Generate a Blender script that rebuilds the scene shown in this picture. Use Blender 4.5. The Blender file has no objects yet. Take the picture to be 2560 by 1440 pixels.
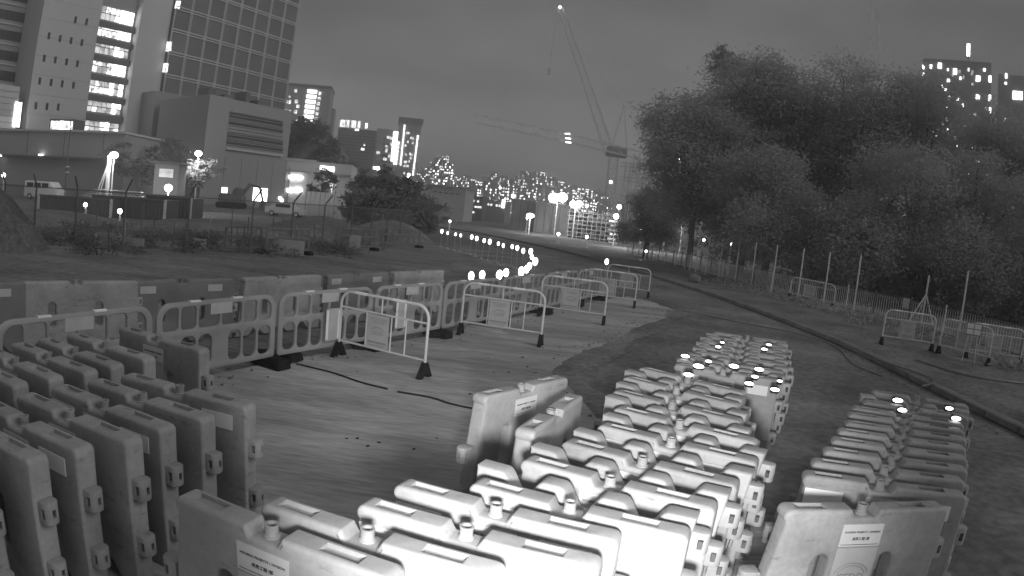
import bpy, bmesh, math, random
import numpy as np
from mathutils import Vector, Matrix
random.seed(7); rng = np.random.default_rng(7)
sc = bpy.context.scene
C = sc.collection
R = math.radians

# ------------------------------------------------------------------ camera
CAM_H, PITCH, ROLL = 2.46, R(6.414), R(6.129)
KA, KB = 0.6133, -0.0048            # lens: angle = KA*r + KB*r^3, r in thousands of photo pixels
fw = Vector((0, math.cos(PITCH), -math.sin(PITCH))); rt0 = Vector((1, 0, 0)); up0 = rt0.cross(fw)
rt = rt0*math.cos(ROLL) + up0*math.sin(ROLL)
up = -rt0*math.sin(ROLL) + up0*math.cos(ROLL)
cd = bpy.data.cameras.new('surveillance_camera'); cam = bpy.data.objects.new('surveillance_camera', cd); C.objects.link(cam)
M3 = Matrix((rt, up, -fw)).transposed()
cam.matrix_world = Matrix.Translation((0, 0, CAM_H)) @ M3.to_4x4()
cd.type = 'PANO'; cd.sensor_width = 36; cd.lens = 20; cd.clip_start = .05; cd.clip_end = 6000
mm = 36/2.56                         # sensor millimetres per thousand photo pixels
pk = dict(panorama_type='FISHEYE_LENS_POLYNOMIAL', fisheye_fov=R(170), fisheye_polynomial_k0=0.0,
          fisheye_polynomial_k1=-KA/mm, fisheye_polynomial_k2=0.0, fisheye_polynomial_k3=-KB/mm**3, fisheye_polynomial_k4=0.0)
for tgt in (cd, getattr(cd, 'cycles', None)):
    if tgt is None: continue
    for k, v in pk.items():
        try: setattr(tgt, k, v)
        except Exception: pass
sc.camera = cam
EYE = Vector((0, 0, CAM_H))
def ray(x, y):
    u = (x-1280)/1000; v = (720-y)/1000; r = math.hypot(u, v)+1e-9
    th = KA*r + KB*r**3
    return fw*math.cos(th) + (rt*(u/r) + up*(v/r))*math.sin(th)
def at(x, y, Y):                     # the point at distance Y in front of the camera that shows at photo pixel x, y
    d = ray(x, y); return EYE + d*(Y/d.y)
def atz(x, y, z=0.0):
    d = ray(x, y); return EYE + d*((z-CAM_H)/d.z)

# ------------------------------------------------------------------ sky, moonless city glow, infrared lamp
w = bpy.data.worlds.new('World'); sc.world = w; w.use_nodes = True
nt = w.node_tree; nt.nodes.clear()
N = lambda t, **k: (lambda n: ([setattr(n, a, b) for a, b in k.items()], n)[1])(nt.nodes.new(t))
out = N('ShaderNodeOutputWorld'); bg = N('ShaderNodeBackground'); bg.inputs[1].default_value = 1.0
sky = N('ShaderNodeTexSky', sky_type='NISHITA', sun_disc=False, sun_elevation=R(12), sun_rotation=R(110))
sky.air_density = 1; sky.dust_density = 2
bw = N('ShaderNodeRGBToBW'); nt.links.new(sky.outputs[0], bw.inputs[0])
tc = N('ShaderNodeTexCoord'); sep = N('ShaderNodeSeparateXYZ'); nt.links.new(tc.outputs['Generated'], sep.inputs[0])
ramp = N('ShaderNodeValToRGB')       # cloud base lit by the city: brightest low down
nt.links.new(sep.outputs['Z'], ramp.inputs[0])
el = ramp.color_ramp.elements
el[0].position = 0.0; el[0].color = (.8, .8, .8, 1); el[1].position = 1.0; el[1].color = (.125, .125, .125, 1)
for p_, v_ in ((.05, .6), (.11, .36), (.19, .18), (.34, .118)):
    e = el.new(p_); e.color = (v_, v_, v_, 1)
mp = N('ShaderNodeMapping'); mp.inputs['Scale'].default_value = (1, 1, 2.6); nt.links.new(tc.outputs['Generated'], mp.inputs[0])
no = N('ShaderNodeTexNoise'); no.inputs['Scale'].default_value = 2.3; no.inputs['Detail'].default_value = 5; no.inputs['Roughness'].default_value = .55
nt.links.new(mp.outputs[0], no.inputs['Vector'])
mr = N('ShaderNodeMapRange'); mr.inputs[1].default_value = .3; mr.inputs[2].default_value = .7; mr.inputs[3].default_value = .62; mr.inputs[4].default_value = 1.36
nt.links.new(no.outputs[0], mr.inputs[0])
m1 = N('ShaderNodeMath', operation='MULTIPLY'); nt.links.new(ramp.outputs[0], m1.inputs[0]); nt.links.new(mr.outputs[0], m1.inputs[1])
m2 = N('ShaderNodeMath', operation='MULTIPLY_ADD'); m2.inputs[1].default_value = .004
nt.links.new(bw.outputs[0], m2.inputs[0]); nt.links.new(m1.outputs[0], m2.inputs[2])
nt.links.new(m2.outputs[0], bg.inputs[0]); nt.links.new(bg.outputs[0], out.inputs[0])

sd = bpy.data.lights.new('city_glow', 'SUN'); sd.energy = .9; sd.angle = R(25); sd.color = (1, 1, 1)
sun = bpy.data.objects.new('city_glow', sd); C.objects.link(sun)
sun.rotation_euler = Vector((-.8, .3, -.58)).to_track_quat('-Z', 'Y').to_euler()

ld = bpy.data.lights.new('infrared_lamp', 'SPOT'); ld.energy = 1400; ld.spot_size = R(66); ld.spot_blend = 1.0; ld.shadow_soft_size = .2
irl = bpy.data.objects.new('infrared_lamp', ld); C.objects.link(irl); irl.location = (.10, -.02, 1.9)
irl.rotation_euler = (atz(1460, 1000, .7)-irl.location).to_track_quat('-Z', 'Y').to_euler()

sc.view_settings.view_transform = 'Standard'; sc.view_settings.look = 'None'; sc.view_settings.exposure = 0; sc.view_settings.gamma = 1
sc.view_settings.use_curve_mapping = False
sc.cycles.use_denoising = True
sc.cycles.max_bounces = 5; sc.cycles.diffuse_bounces = 2; sc.cycles.glossy_bounces = 2; sc.cycles.transparent_max_bounces = 8
sc.cycles.sample_clamp_indirect = 4

# ------------------------------------------------------------------ materials (grey: an infrared picture)
def mat(name, v, rough=.7, var=.2, scale=3.0, spec=.25, metal=0.0, bump=0.0, bscale=None, stretch=(1, 1, 1), fine=.0, stain=.0, scuff=.0):
    m = bpy.data.materials.new(name); m.use_nodes = True; t = m.node_tree
    b = t.nodes['Principled BSDF']; b.inputs['Roughness'].default_value = rough; b.inputs['Metallic'].default_value = metal
    b.inputs['Specular IOR Level'].default_value = spec
    co = t.nodes.new('ShaderNodeTexCoord'); oi = t.nodes.new('ShaderNodeObjectInfo')
    add = t.nodes.new('ShaderNodeVectorMath'); add.operation = 'MULTIPLY_ADD'
    cx = t.nodes.new('ShaderNodeCombineXYZ'); mul = t.nodes.new('ShaderNodeMath'); mul.operation = 'MULTIPLY'; mul.inputs[1].default_value = 37
    t.links.new(oi.outputs['Random'], mul.inputs[0])
    for i in range(3): t.links.new(mul.outputs[0], cx.inputs[i])
    add.inputs[1].default_value = stretch
    t.links.new(co.outputs['Object'], add.inputs[0]); t.links.new(cx.outputs[0], add.inputs[2])
    n = t.nodes.new('ShaderNodeTexNoise'); n.inputs['Scale'].default_value = scale; n.inputs['Detail'].default_value = 6; n.inputs['Roughness'].default_value = .6
    t.links.new(add.outputs[0], n.inputs['Vector'])
    r = t.nodes.new('ShaderNodeMapRange'); r.inputs[1].default_value = .28; r.inputs[2].default_value = .72
    r.inputs[3].default_value = v*(1-var); r.inputs[4].default_value = v*(1+var)
    t.links.new(n.outputs[0], r.inputs[0])
    last = r.outputs[0]
    if fine:
        n2 = t.nodes.new('ShaderNodeTexNoise'); n2.inputs['Scale'].default_value = scale*14; n2.inputs['Detail'].default_value = 3
        t.links.new(add.outputs[0], n2.inputs['Vector'])
        r2 = t.nodes.new('ShaderNodeMapRange'); r2.inputs[1].default_value = .3; r2.inputs[2].default_value = .7; r2.inputs[3].default_value = 1-fine; r2.inputs[4].default_value = 1+fine
        t.links.new(n2.outputs[0], r2.inputs[0])
        mm_ = t.nodes.new('ShaderNodeMath'); mm_.operation = 'MULTIPLY'; t.links.new(last, mm_.inputs[0]); t.links.new(r2.outputs[0], mm_.inputs[1]); last = mm_.outputs[0]
    for amt, sca, lo, hi, st in ((stain, .33, .38, .62, (1, 1, 1)), (scuff, 7.0, .60, .68, (.5, 1, 2.2))):
        if not amt: continue
        mp_ = t.nodes.new('ShaderNodeVectorMath'); mp_.operation = 'MULTIPLY'; mp_.inputs[1].default_value = st; t.links.new(add.outputs[0], mp_.inputs[0])
        n3 = t.nodes.new('ShaderNodeTexNoise'); n3.inputs['Scale'].default_value = sca; n3.inputs['Detail'].default_value = 9; n3.inputs['Roughness'].default_value = .68
        t.links.new(mp_.outputs[0], n3.inputs['Vector'])
        r3 = t.nodes.new('ShaderNodeMapRange'); r3.inputs[1].default_value = lo; r3.inputs[2].default_value = hi
        r3.inputs[3].default_value = 1-amt if amt == stain else 1.0; r3.inputs[4].default_value = 1+amt*.3 if amt == stain else 1-amt
        t.links.new(n3.outputs[0], r3.inputs[0])
        m3 = t.nodes.new('ShaderNodeMath'); m3.operation = 'MULTIPLY'; t.links.new(last, m3.inputs[0]); t.links.new(r3.outputs[0], m3.inputs[1]); last = m3.outputs[0]
    t.links.new(last, b.inputs['Base Color'])
    if bump:
        nb = t.nodes.new('ShaderNodeTexNoise'); nb.inputs['Scale'].default_value = bscale or scale*4; nb.inputs['Detail'].default_value = 4
        t.links.new(add.outputs[0], nb.inputs['Vector'])
        bp = t.nodes.new('ShaderNodeBump'); bp.inputs['Strength'].default_value = bump; bp.inputs['Distance'].default_value = .02
        t.links.new(nb.outputs[0], bp.inputs['Height']); t.links.new(bp.outputs[0], b.inputs['Normal'])
    return m
def glow(name, s, var=.0, scale=1.0):
    m = bpy.data.materials.new(name); m.use_nodes = True; t = m.node_tree
    b = t.nodes['Principled BSDF']; b.inputs['Base Color'].default_value = (.5, .5, .5, 1); b.inputs['Emission Color'].default_value = (1, 1, 1, 1)
    b.inputs['Emission Strength'].default_value = s
    if var:
        co = t.nodes.new('ShaderNodeTexCoord'); n = t.nodes.new('ShaderNodeTexNoise'); n.inputs['Scale'].default_value = scale; n.inputs['Detail'].default_value = 3
        oi = t.nodes.new('ShaderNodeObjectInfo'); ad = t.nodes.new('ShaderNodeVectorMath'); ad.operation = 'ADD'
        cx = t.nodes.new('ShaderNodeCombineXYZ'); mu = t.nodes.new('ShaderNodeMath'); mu.operation = 'MULTIPLY'; mu.inputs[1].default_value = 50
        t.links.new(oi.outputs['Random'], mu.inputs[0]); t.links.new(mu.outputs[0], cx.inputs[0]); t.links.new(mu.outputs[0], cx.inputs[2])
        t.links.new(co.outputs['Object'], ad.inputs[0]); t.links.new(cx.outputs[0], ad.inputs[1]); t.links.new(ad.outputs[0], n.inputs['Vector'])
        r = t.nodes.new('ShaderNodeMapRange'); r.inputs[1].default_value = .35; r.inputs[2].default_value = .6; r.inputs[3].default_value = s*(1-var); r.inputs[4].default_value = s*(1+var)
        t.links.new(n.outputs[0], r.inputs[0]); t.links.new(r.outputs[0], b.inputs['Emission Strength'])
    try: m.cycles.emission_sampling = 'NONE'
    except Exception: pass
    return m
MT = dict(
    concrete=mat('concrete', .45, .85, .22, .55, .15, bump=.25, bscale=9, stretch=(.5, 2.6, 1), fine=.2, stain=.3),
    asphalt=mat('asphalt', .24, .9, .3, .5, .12, bump=.35, bscale=14, fine=.25, stain=.35),
    dirt_d=mat('dark_earth', .12, .95, .4, .5, .08, bump=.8, bscale=2.2, fine=.3),  # darker earth tone for the first heap
    dirt=mat('dirt', .22, .95, .4, .35, .08, bump=.6, bscale=3, stretch=(.6, 2.0, 1), fine=.3),
    verge=mat('verge_soil', .2, .95, .4, .6, .08, bump=.6, bscale=4, fine=.3),
    kerb=mat('kerb_concrete', .22, .85, .25, 2, .15, bump=.2, fine=.15),
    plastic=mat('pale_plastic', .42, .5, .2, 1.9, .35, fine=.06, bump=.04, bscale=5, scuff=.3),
    plastic_d=mat('shaded_dull_plastic', .36, .55, .26, 1.9, .3, fine=.08, bump=.04, bscale=5, scuff=.32),  # darker copy of pale plastic: shade put into colour, also tone variation
    plastic_k=mat('dark_plastic', .22, .55, .2, 2, .3),
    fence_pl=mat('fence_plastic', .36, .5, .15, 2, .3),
    rubber=mat('black_rubber', .022, .8, .25, 6, .2, bump=.2),
    steel=mat('galvanised_steel', .72, .42, .15, 6, .5),
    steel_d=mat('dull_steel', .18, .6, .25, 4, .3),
    plate=mat('sign_plate', .52, .5, .1, 5, .3),
    sticker=mat('white_sticker', .72, .45, .06, 8, .3),
    reflect=mat('reflective_sheet', .93, .3, .03, 10, .5),
    ink=mat('black_ink', .05, .6, .1, 9, .2),
    ink_l=mat('faded_ink', .33, .6, .1, 9, .2),
    wood=mat('timber', .42, .8, .2, 3, .15, stretch=(1, 8, 1)),
    wall_w=mat('white_wall', .5, .8, .08, .06, .1, fine=.03),
    wall_g=mat('grey_wall', .32, .8, .12, .06, .1),
    wall_d=mat('dark_wall', .17, .8, .15, .05, .1),
    glass=mat('dark_glass', .16, .3, .25, .2, .35),
    mull=mat('mullion', .6, .5, .1, .3, .3),
    hole=mat('dark_window', .05, .4, .2, 1, .3),
    far=mat('far_block', .3, .9, .15, .02, .05),
    leaf=mat('foliage', .44, .8, .22, .25, .05, fine=.08),
    leaf_d=mat('dark_foliage', .24, .7, .45, .35, .1, fine=.25),
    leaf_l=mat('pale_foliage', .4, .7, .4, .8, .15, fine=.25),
    bark=mat('bark', .18, .9, .3, 3, .1, bump=.4),
    site=mat('site_metal', .15, .6, .3, .3, .3),
    paint=mat('white_paint', .75, .4, .05, 2, .4),
    crane=mat('crane_steel', .6, .7, .2, .5, .2),
    hoard=mat('white_hoarding', .75, .6, .08, .3, .2),
    cable=mat('pale_cable', .3, .7, .2, 3, .2),
    g_win=glow('lit_window', 1.3, .85, 1.6), g_hi=glow('bright_window', 4.5), g_lamp=glow('lamp_glow', 9), g_city=glow('city_window', 9, .75, .05),
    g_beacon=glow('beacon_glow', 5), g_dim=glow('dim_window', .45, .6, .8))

for k_ in ('leaf', 'leaf_d', 'leaf_l'):            # leaves let light through
    t = MT[k_].node_tree; b = t.nodes['Principled BSDF']; src = b.inputs['Base Color'].links[0].from_socket
    df = t.nodes.new('ShaderNodeBsdfDiffuse'); tr = t.nodes.new('ShaderNodeBsdfTranslucent'); mx = t.nodes.new('ShaderNodeMixShader'); mx.inputs[0].default_value = .45
    t.links.new(src, df.inputs[0]); t.links.new(src, tr.inputs[0]); t.links.new(df.outputs[0], mx.inputs[1]); t.links.new(tr.outputs[0], mx.inputs[2])
    t.links.new(mx.outputs[0], t.nodes['Material Output'].inputs[0]); t.nodes.remove(b)
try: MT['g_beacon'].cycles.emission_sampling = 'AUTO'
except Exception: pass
# ------------------------------------------------------------------ helpers
class MB:
    def __init__(s): s.v = []; s.f = []
    def quad(s, a, b, c, d):
        n = len(s.v); s.v += [tuple(a), tuple(b), tuple(c), tuple(d)]; s.f.append((n, n+1, n+2, n+3)); return s
    def box(s, c, size, rz=0.0, M=None):
        n = len(s.v); hx, hy, hz = size[0]/2, size[1]/2, size[2]/2; c = Vector(c); m = M or Matrix.Rotation(rz, 3, 'Z')
        for x, y, z in ((-1,-1,-1),(1,-1,-1),(1,1,-1),(-1,1,-1),(-1,-1,1),(1,-1,1),(1,1,1),(-1,1,1)):
            s.v.append(tuple(c + m @ Vector((x*hx, y*hy, z*hz))))
        for q in ((0,3,2,1),(4,5,6,7),(0,1,5,4),(1,2,6,5),(2,3,7,6),(3,0,4,7)): s.f.append(tuple(n+i for i in q))
        return s
    def path(s, pts, r, n=8, closed=False, caps=True):
        pts = [Vector(p) for p in pts]; rs = r if isinstance(r, (list, tuple)) else [r]*len(pts); k = len(pts); base = len(s.v)
        prev = None
        for i, p in enumerate(pts):
            a = pts[(i-1) % k] if (closed or i > 0) else p; b = pts[(i+1) % k] if (closed or i < k-1) else p
            d = (b-a); d = d.normalized() if d.length > 1e-9 else Vector((0, 0, 1))
            if prev is None:
                u = d.cross(Vector((0, 0, 1))); u = u.normalized() if u.length > 1e-3 else Vector((1, 0, 0))
            else:
                u = prev - d*prev.dot(d); u = u.normalized() if u.length > 1e-6 else d.orthogonal().normalized()
            prev = u; wv = d.cross(u)
            for j in range(n):
                t = 2*math.pi*j/n; s.v.append(tuple(p + (u*math.cos(t) + wv*math.sin(t))*rs[i]))
        for i in range(k if closed else k-1):
            for j in range(n):
                a = base+i*n+j; b = base+i*n+(j+1) % n; c = base+((i+1) % k)*n+(j+1) % n; d = base+((i+1) % k)*n+j
                s.f.append((a, b, c, d))
        if caps and not closed:
            s.f.append(tuple(base+j for j in range(n))[::-1]); s.f.append(tuple(base+(k-1)*n+j for j in range(n)))
        return s
    def lathe(s, prof, n=16, c=(0, 0, 0)):
        base = len(s.v); k = len(prof)
        for r, z in prof:
            for j in range(n):
                t = 2*math.pi*j/n; s.v.append((c[0]+r*math.cos(t), c[1]+r*math.sin(t), c[2]+z))
        for i in range(k-1):
            for j in range(n):
                s.f.append((base+i*n+j, base+i*n+(j+1) % n, base+(i+1)*n+(j+1) % n, base+(i+1)*n+j))
        s.f.append(tuple(base+j for j in range(n))[::-1]); s.f.append(tuple(base+(k-1)*n+j for j in range(n)))
        return s
    def prism(s, poly, t, M=None):           # poly in XZ, thickness t along Y
        n = len(s.v); k = len(poly); M = M or Matrix.Identity(4)
        for y in (-t/2, t/2):
            for x, z in poly: s.v.append(tuple(M @ Vector((x, y, z))))
        s.f.append(tuple(range(n, n+k))); s.f.append(tuple(range(n+2*k-1, n+k-1, -1)))
        for i in range(k):
            j = (i+1) % k; s.f.append((n+j, n+i, n+k+i, n+k+j))
        return s
    def lattice(s, p0, p1, wd, r, step, side=None, tip=1.0):
        p0, p1 = Vector(p0), Vector(p1); d = (p1-p0).normalized(); sd_ = side or Vector((0, 1, 0))
        u = d.cross(sd_).normalized(); q = d.cross(u)
        L = (p1-p0).length; k = max(2, int(L/step))
        def ring(i):
            t = i/k; h = wd/2*(1+(tip-1)*t); c = p0+(p1-p0)*t
            return [c+u*h*a+q*h*b for a, b in ((-1,-1),(1,-1),(1,1),(-1,1))]
        rings = [ring(i) for i in range(k+1)]
        for j in range(4): s.path([rings[0][j], rings[-1][j]], r, 4)
        for i in range(k):
            for j in range(4):
                jj = (j+1) % 4
                s.path([rings[i][j], rings[i+1][jj]] if (i+j) % 2 else [rings[i][jj], rings[i+1][j]], r*.55, 3)
                s.path([rings[i][j], rings[i][jj]], r*.55, 3)
        return s
    def mesh(s, name, smooth=False, off=(0, 0, 0)):
        me = bpy.data.meshes.new(name); o = Vector(off)
        me.from_pydata([(a-o.x, b-o.y, c-o.z) for a, b, c in s.v] if o.length else s.v, [], s.f); me.update()
        if smooth: finish(me)
        return me
def finish(me, ang=38):
    me.shade_smooth() if hasattr(me, 'shade_smooth') else None
    me.polygons.foreach_set('use_smooth', [True]*len(me.polygons))
    try: me.set_sharp_from_angle(angle=R(ang))
    except Exception: pass
def obj(name, me, m, parent=None, loc=None, rot=None, scale=None):
    o = bpy.data.objects.new(name, me); C.objects.link(o)
    if m is not None and not me.materials: me.materials.append(MT[m] if isinstance(m, str) else m)
    if parent is not None: o.parent = parent
    if loc is not None: o.location = loc
    if rot is not None: o.rotation_euler = rot
    if scale is not None: o.scale = scale
    return o
def build(mb, name, m, parent=None, smooth=False):     # mesh written in world coordinates
    off = parent.location if parent is not None else (0, 0, 0)
    if parent is not None and parent.parent is not None: off = Vector(off) + parent.parent.location
    return obj(name, mb.mesh(name, smooth, off), m, parent)
def tag(o, label=None, cat=None, group=None, kind=None):
    if label: o['label'] = label
    if cat: o['category'] = cat
    if group: o['group'] = group
    if kind: o['kind'] = kind
    return o
def thing(name, label, cat, loc=(0, 0, 0), rz=0.0, group=None):
    o = bpy.data.objects.new(name, None); C.objects.link(o); o.location = loc; o.rotation_euler = (0, 0, rz); o.empty_display_size = .2
    return tag(o, label, cat, group)
def dup(root, loc, rot, label=None, group=None, scale=None, skip=()):
    r = root.copy(); C.objects.link(r); r.location = loc; r.rotation_euler = rot
    if label: r['label'] = label
    if group: r['group'] = group
    if scale: r.scale = scale
    for ch in root.children:
        if ch.name.split('.')[0] in skip: continue
        c = ch.copy(); C.objects.link(c); c.parent = r
        for g in ch.children:
            d = g.copy(); C.objects.link(d); d.parent = c
    return r
UNIT = {}
def piece(name, m, parent, c, size, rz=0.0):          # an alike piece: one shared unit box, scaled
    if m not in UNIT:
        UNIT[m] = MB().box((0, 0, 0), (1, 1, 1)).mesh('unit_piece'); UNIT[m].materials.append(MT[m])
    p = Vector(c) - (parent.location if parent is not None else Vector((0, 0, 0)))
    return obj(name, UNIT[m], None, parent, p, (0, 0, rz), size)
def rounded(pts, rad, seg=5):
    o = []; k = len(pts)
    for i, p in enumerate(pts):
        r = rad[i] if isinstance(rad, (list, tuple)) else rad
        p = Vector(p); a = Vector(pts[i-1]); b = Vector(pts[(i+1) % k])
        if r <= 0: o.append(tuple(p)); continue
        u = (a-p).normalized(); v = (b-p).normalized(); half = math.acos(max(-1, min(1, u.dot(v))))/2
        if half > 1.5: o.append(tuple(p)); continue
        t = r/math.tan(half); c = p+(u+v).normalized()*(r/math.sin(half)); s0 = p+u*t-c; s1 = p+v*t-c
        a0 = math.atan2(s0.y, s0.x); a1 = math.atan2(s1.y, s1.x); da = (a1-a0+math.pi) % (2*math.pi)-math.pi
        for j in range(seg+1):
            th = a0+da*j/seg; o.append((c.x+r*math.cos(th), c.y+r*math.sin(th)))
    return o
def stadium(cx, cz, wd, h, n=8):
    r = wd/2; o = []
    for j in range(n+1):
        t = math.pi*j/n; o.append((cx+r*math.cos(t), cz+h/2-r+r*math.sin(t)))
    for j in range(n+1):
        t = math.pi+math.pi*j/n; o.append((cx+r*math.cos(t), cz-h/2+r+r*math.sin(t)))
    return o
def solid(name, loops, thick, bev=.02, bres=2, flat=False):
    cu = bpy.data.curves.new('tmp', 'CURVE'); cu.dimensions = '2D'; cu.fill_mode = 'BOTH'
    for lp in loops:
        s = cu.splines.new('POLY'); s.points.add(len(lp)-1); s.use_cyclic_u = True
        for p, q in zip(s.points, lp): p.co = (q[0], q[1], 0, 1)
    cu.extrude = thick/2-bev; cu.bevel_depth = bev; cu.bevel_resolution = bres; cu.offset = -bev
    o = bpy.data.objects.new('tmp', cu); C.objects.link(o)
    dg = bpy.context.evaluated_depsgraph_get(); me = bpy.data.meshes.new_from_object(o.evaluated_get(dg))
    bpy.data.objects.remove(o); bpy.data.curves.remove(cu)
    if not flat: me.transform(Matrix.Rotation(R(90), 4, 'X'))
    bm = bmesh.new(); bm.from_mesh(me); bmesh.ops.remove_doubles(bm, verts=bm.verts, dist=.0004); bmesh.ops.recalc_face_normals(bm, faces=bm.faces); bm.to_mesh(me); bm.free()
    me.name = name; finish(me, 50); me.materials.clear()
    return me
def cut(me, cutters):
    a = bpy.data.objects.new('tmpA', me); C.objects.link(a); cs = []
    for cm in cutters:
        b = bpy.data.objects.new('tmpB', cm); C.objects.link(b); cs.append(b)
        md = a.modifiers.new('b', 'BOOLEAN'); md.operation = 'DIFFERENCE'; md.solver = 'EXACT'; md.object = b
    dg = bpy.context.evaluated_depsgraph_get(); r = bpy.data.meshes.new_from_object(a.evaluated_get(dg))
    for o in [a]+cs: bpy.data.objects.remove(o)
    finish(r, 40); r.materials.clear(); return r
def text(body, width, depth=.0008, bold=0.0):
    cu = bpy.data.curves.new('tmp', 'FONT'); cu.body = body; cu.align_x = 'CENTER'; cu.align_y = 'CENTER'; cu.resolution_u = 2; cu.extrude = depth; cu.offset = bold
    o = bpy.data.objects.new('tmp', cu); C.objects.link(o)
    dg = bpy.context.evaluated_depsgraph_get(); me = bpy.data.meshes.new_from_object(o.evaluated_get(dg)); bpy.data.objects.remove(o)
    xs = [v.co.x for v in me.vertices]; s = width/(max(xs)-min(xs)) if xs else 1
    me.transform(Matrix.Rotation(R(90), 4, 'X') @ Matrix.Diagonal((s, s, 1, 1)))
    me.materials.clear()
    return me
def joined(meshes_with_offsets, name):
    bm = bmesh.new()
    for me, off in meshes_with_offsets:
        t = me.copy(); t.transform(Matrix.Translation(off)); bm.from_mesh(t); bpy.data.meshes.remove(t)
    r = bpy.data.meshes.new(name); bm.to_mesh(r); bm.free(); return r
def interp(poly, step):                                # points every `step` metres along a polyline
    P = [Vector((a[0], a[1], 0)) for a in poly]; o = [P[0]]; need = step
    for a, b in zip(P, P[1:]):
        L = (b-a).length; s = need
        while s <= L: o.append(a+(b-a)*(s/L)); s += step
        need = s-L
    return o
def sheet(name, poly, z, m, sub=None):
    bm = bmesh.new(); vs = [bm.verts.new((x, y, z)) for x, y in poly]; bm.faces.new(vs); bmesh.ops.triangulate(bm, faces=bm.faces)
    bmesh.ops.recalc_face_normals(bm, faces=bm.faces)
    if sum(f.normal.z for f in bm.faces) < 0: bmesh.ops.reverse_faces(bm, faces=bm.faces)
    me = bpy.data.meshes.new(name); bm.to_mesh(me); bm.free()
    return tag(obj(name, me, m), kind='structure')

# ================================================================== the ground
sheet('ground', [(-1580, -70), (1580, -70), (1580, 2000), (-1580, 2000)], -.012, 'dirt')
kerb_line = [(-30, 99), (-21, 93), (-12.7, 87), (-9, 78.6), (-4, 70.7), (.3, 60.7), (3.6, 52), (5.9, 42.7), (7.6, 34), (8.3, 29.5), (8.77, 26.5), (9.06, 22.5), (9.25, 19.3), (9.33, 16.7), (9.15, 14), (8.95, 12), (8.82, 10.3), (8.7, 7.5), (8.6, 3), (8.6, -4)]
road_in = [(-24, 84), (-14, 76), (-8.2, 64), (-5.4, 50), (-3.4, 36), (-2.0, 20), (-1.4, 16.3)]
sheet('road', [(8.6, -4), (-1, -4), (-1, 12)] + road_in[::-1] + [(-30, 92)] + kerb_line[:-1], -.004, 'asphalt')
slab = [(-8.6, -4), (3.2, -4), (3.4, 3.0), (2.2, 6), (.93, 10.39), (3.19, 15.37), (4.9, 18.9), (5.3, 20.4), (4.9, 22.3), (4.2, 23.2), (2.9, 21), (.9, 17.2), (-1.25, 12.6), (-3.3, 9.0), (-4.2, 7.0), (-5.2, 4.6), (-6.4, 1)]
rag = []
for i, (a, b) in enumerate(zip(slab, slab[1:]+slab[:1])):
    n_ = max(1, int(math.hypot(b[0]-a[0], b[1]-a[1])/.22)); amp = .07 if 1 <= i <= 8 else .0
    for j in range(n_):
        t = j/n_; k_ = amp*(math.sin(j*.9+i)+math.sin(j*2.3+2*i)*.7) if 1 < j < n_-1 else 0
        rag.append((a[0]+(b[0]-a[0])*t+k_, a[1]+(b[1]-a[1])*t+0*k_))
sheet('concrete_slab', rag, .004, 'concrete')
edge = interp([(1.9, 6.6), (.93, 10.39), (3.19, 15.37), (4.9, 18.9), (5.3, 20.4)], .25); la = []; lb_ = []
for j, q in enumerate(edge):
    wd_ = .35+.12*math.sin(j*.35)+.04*math.sin(j*1.3+1); la.append((q.x-wd_*.6-.02*math.sin(j*2.7), q.y)); lb_.append((q.x+wd_+.02*math.sin(j*3.1), q.y))
sheet('dirt_strip', la+lb_[::-1], .009, 'asphalt')
# kerb blocks, one by one
kroot = MB(); ks = tag(bpy.data.objects.new('kerb', None), kind='structure'); C.objects.link(ks)
kme = solid('kerb_block', [rounded([(-.5, 0), (.5, 0), (.5, .14), (-.5, .14)], .01, 2)], .28, .025, 1); kme.materials.append(MT['kerb'])
kp = interp(kerb_line, 1.02)
for a, b in zip(kp, kp[1:]):
    d = b-a; c = (a+b)/2
    obj('kerb_block', kme, None, ks, (c.x+random.uniform(-.015, .015), c.y, -.004), (0, random.uniform(-.006, .006), math.atan2(d.y, d.x)+random.uniform(-.01, .01)))
# verge beyond the kerb
vp = [(x+.14, y) for x, y in kerb_line[2:]]
sheet('verge', vp + [(60, -4), (60, 120), (-10, 120)], .06, 'verge')
# dark expansion joint strip and loose hoses
def hose(name, pts, r, m, label, cat, z=None):
    P = [Vector((p[0], p[1], (z if z is not None else r)+(p[2] if len(p) > 2 else 0))) for p in pts]
    o = []
    for i in range(len(P)-1):
        p0 = P[max(i-1, 0)]; p1 = P[i]; p2 = P[i+1]; p3 = P[min(i+2, len(P)-1)]
        for j in range(6):
            t = j/6; o.append(.5*((2*p1)+(p2-p0)*t+(2*p0-5*p1+4*p2-p3)*t*t+(3*p1-p0-3*p2+p3)*t**3))
    o.append(P[-1]); root = o[0]
    me = MB().path(o, r, 6).mesh(name, True, root)
    return tag(obj(name, me, m, loc=root), label, cat)
hose('cable', [(-3.0, 8.92), (-2.4, 8.72), (-1.9, 8.42), (-1.5, 8.27)], .013, 'rubber', 'thick black cable lying across the concrete slab by the barricade feet', 'cable')
hose('cable', [(-1.35, 8.2), (-.9, 8.12), (-.62, 7.95), (-.3, 7.86), (.1, 7.9)], .013, 'rubber', 'short black cable end beside the lone standing water barrier', 'cable')
hose('hose', [(5.6, 20.6), (7.2, 18.9), (8.46, 17.9), (8.9, 16.2), (8.1, 13.6), (8.2, 12.4)], .018, 'cable', 'thin pale hose trailing along the road by the kerb', 'hose', .022)
hose('hose', [(8.3, 14.2), (8.9, 12.9), (9.0, 11.6), (8.2, 10.9)], .018, 'steel_d', 'dark looped hose lying across the kerb', 'hose', .17)
hose('hose', [(10.6, 14.6), (10.9, 13.2), (11.6, 12.6), (12.6, 12.4), (14.5, 12.6)], .03, 'cable', 'pale hose lying on the verge soil near the metal barricades', 'hose', .095)

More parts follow.
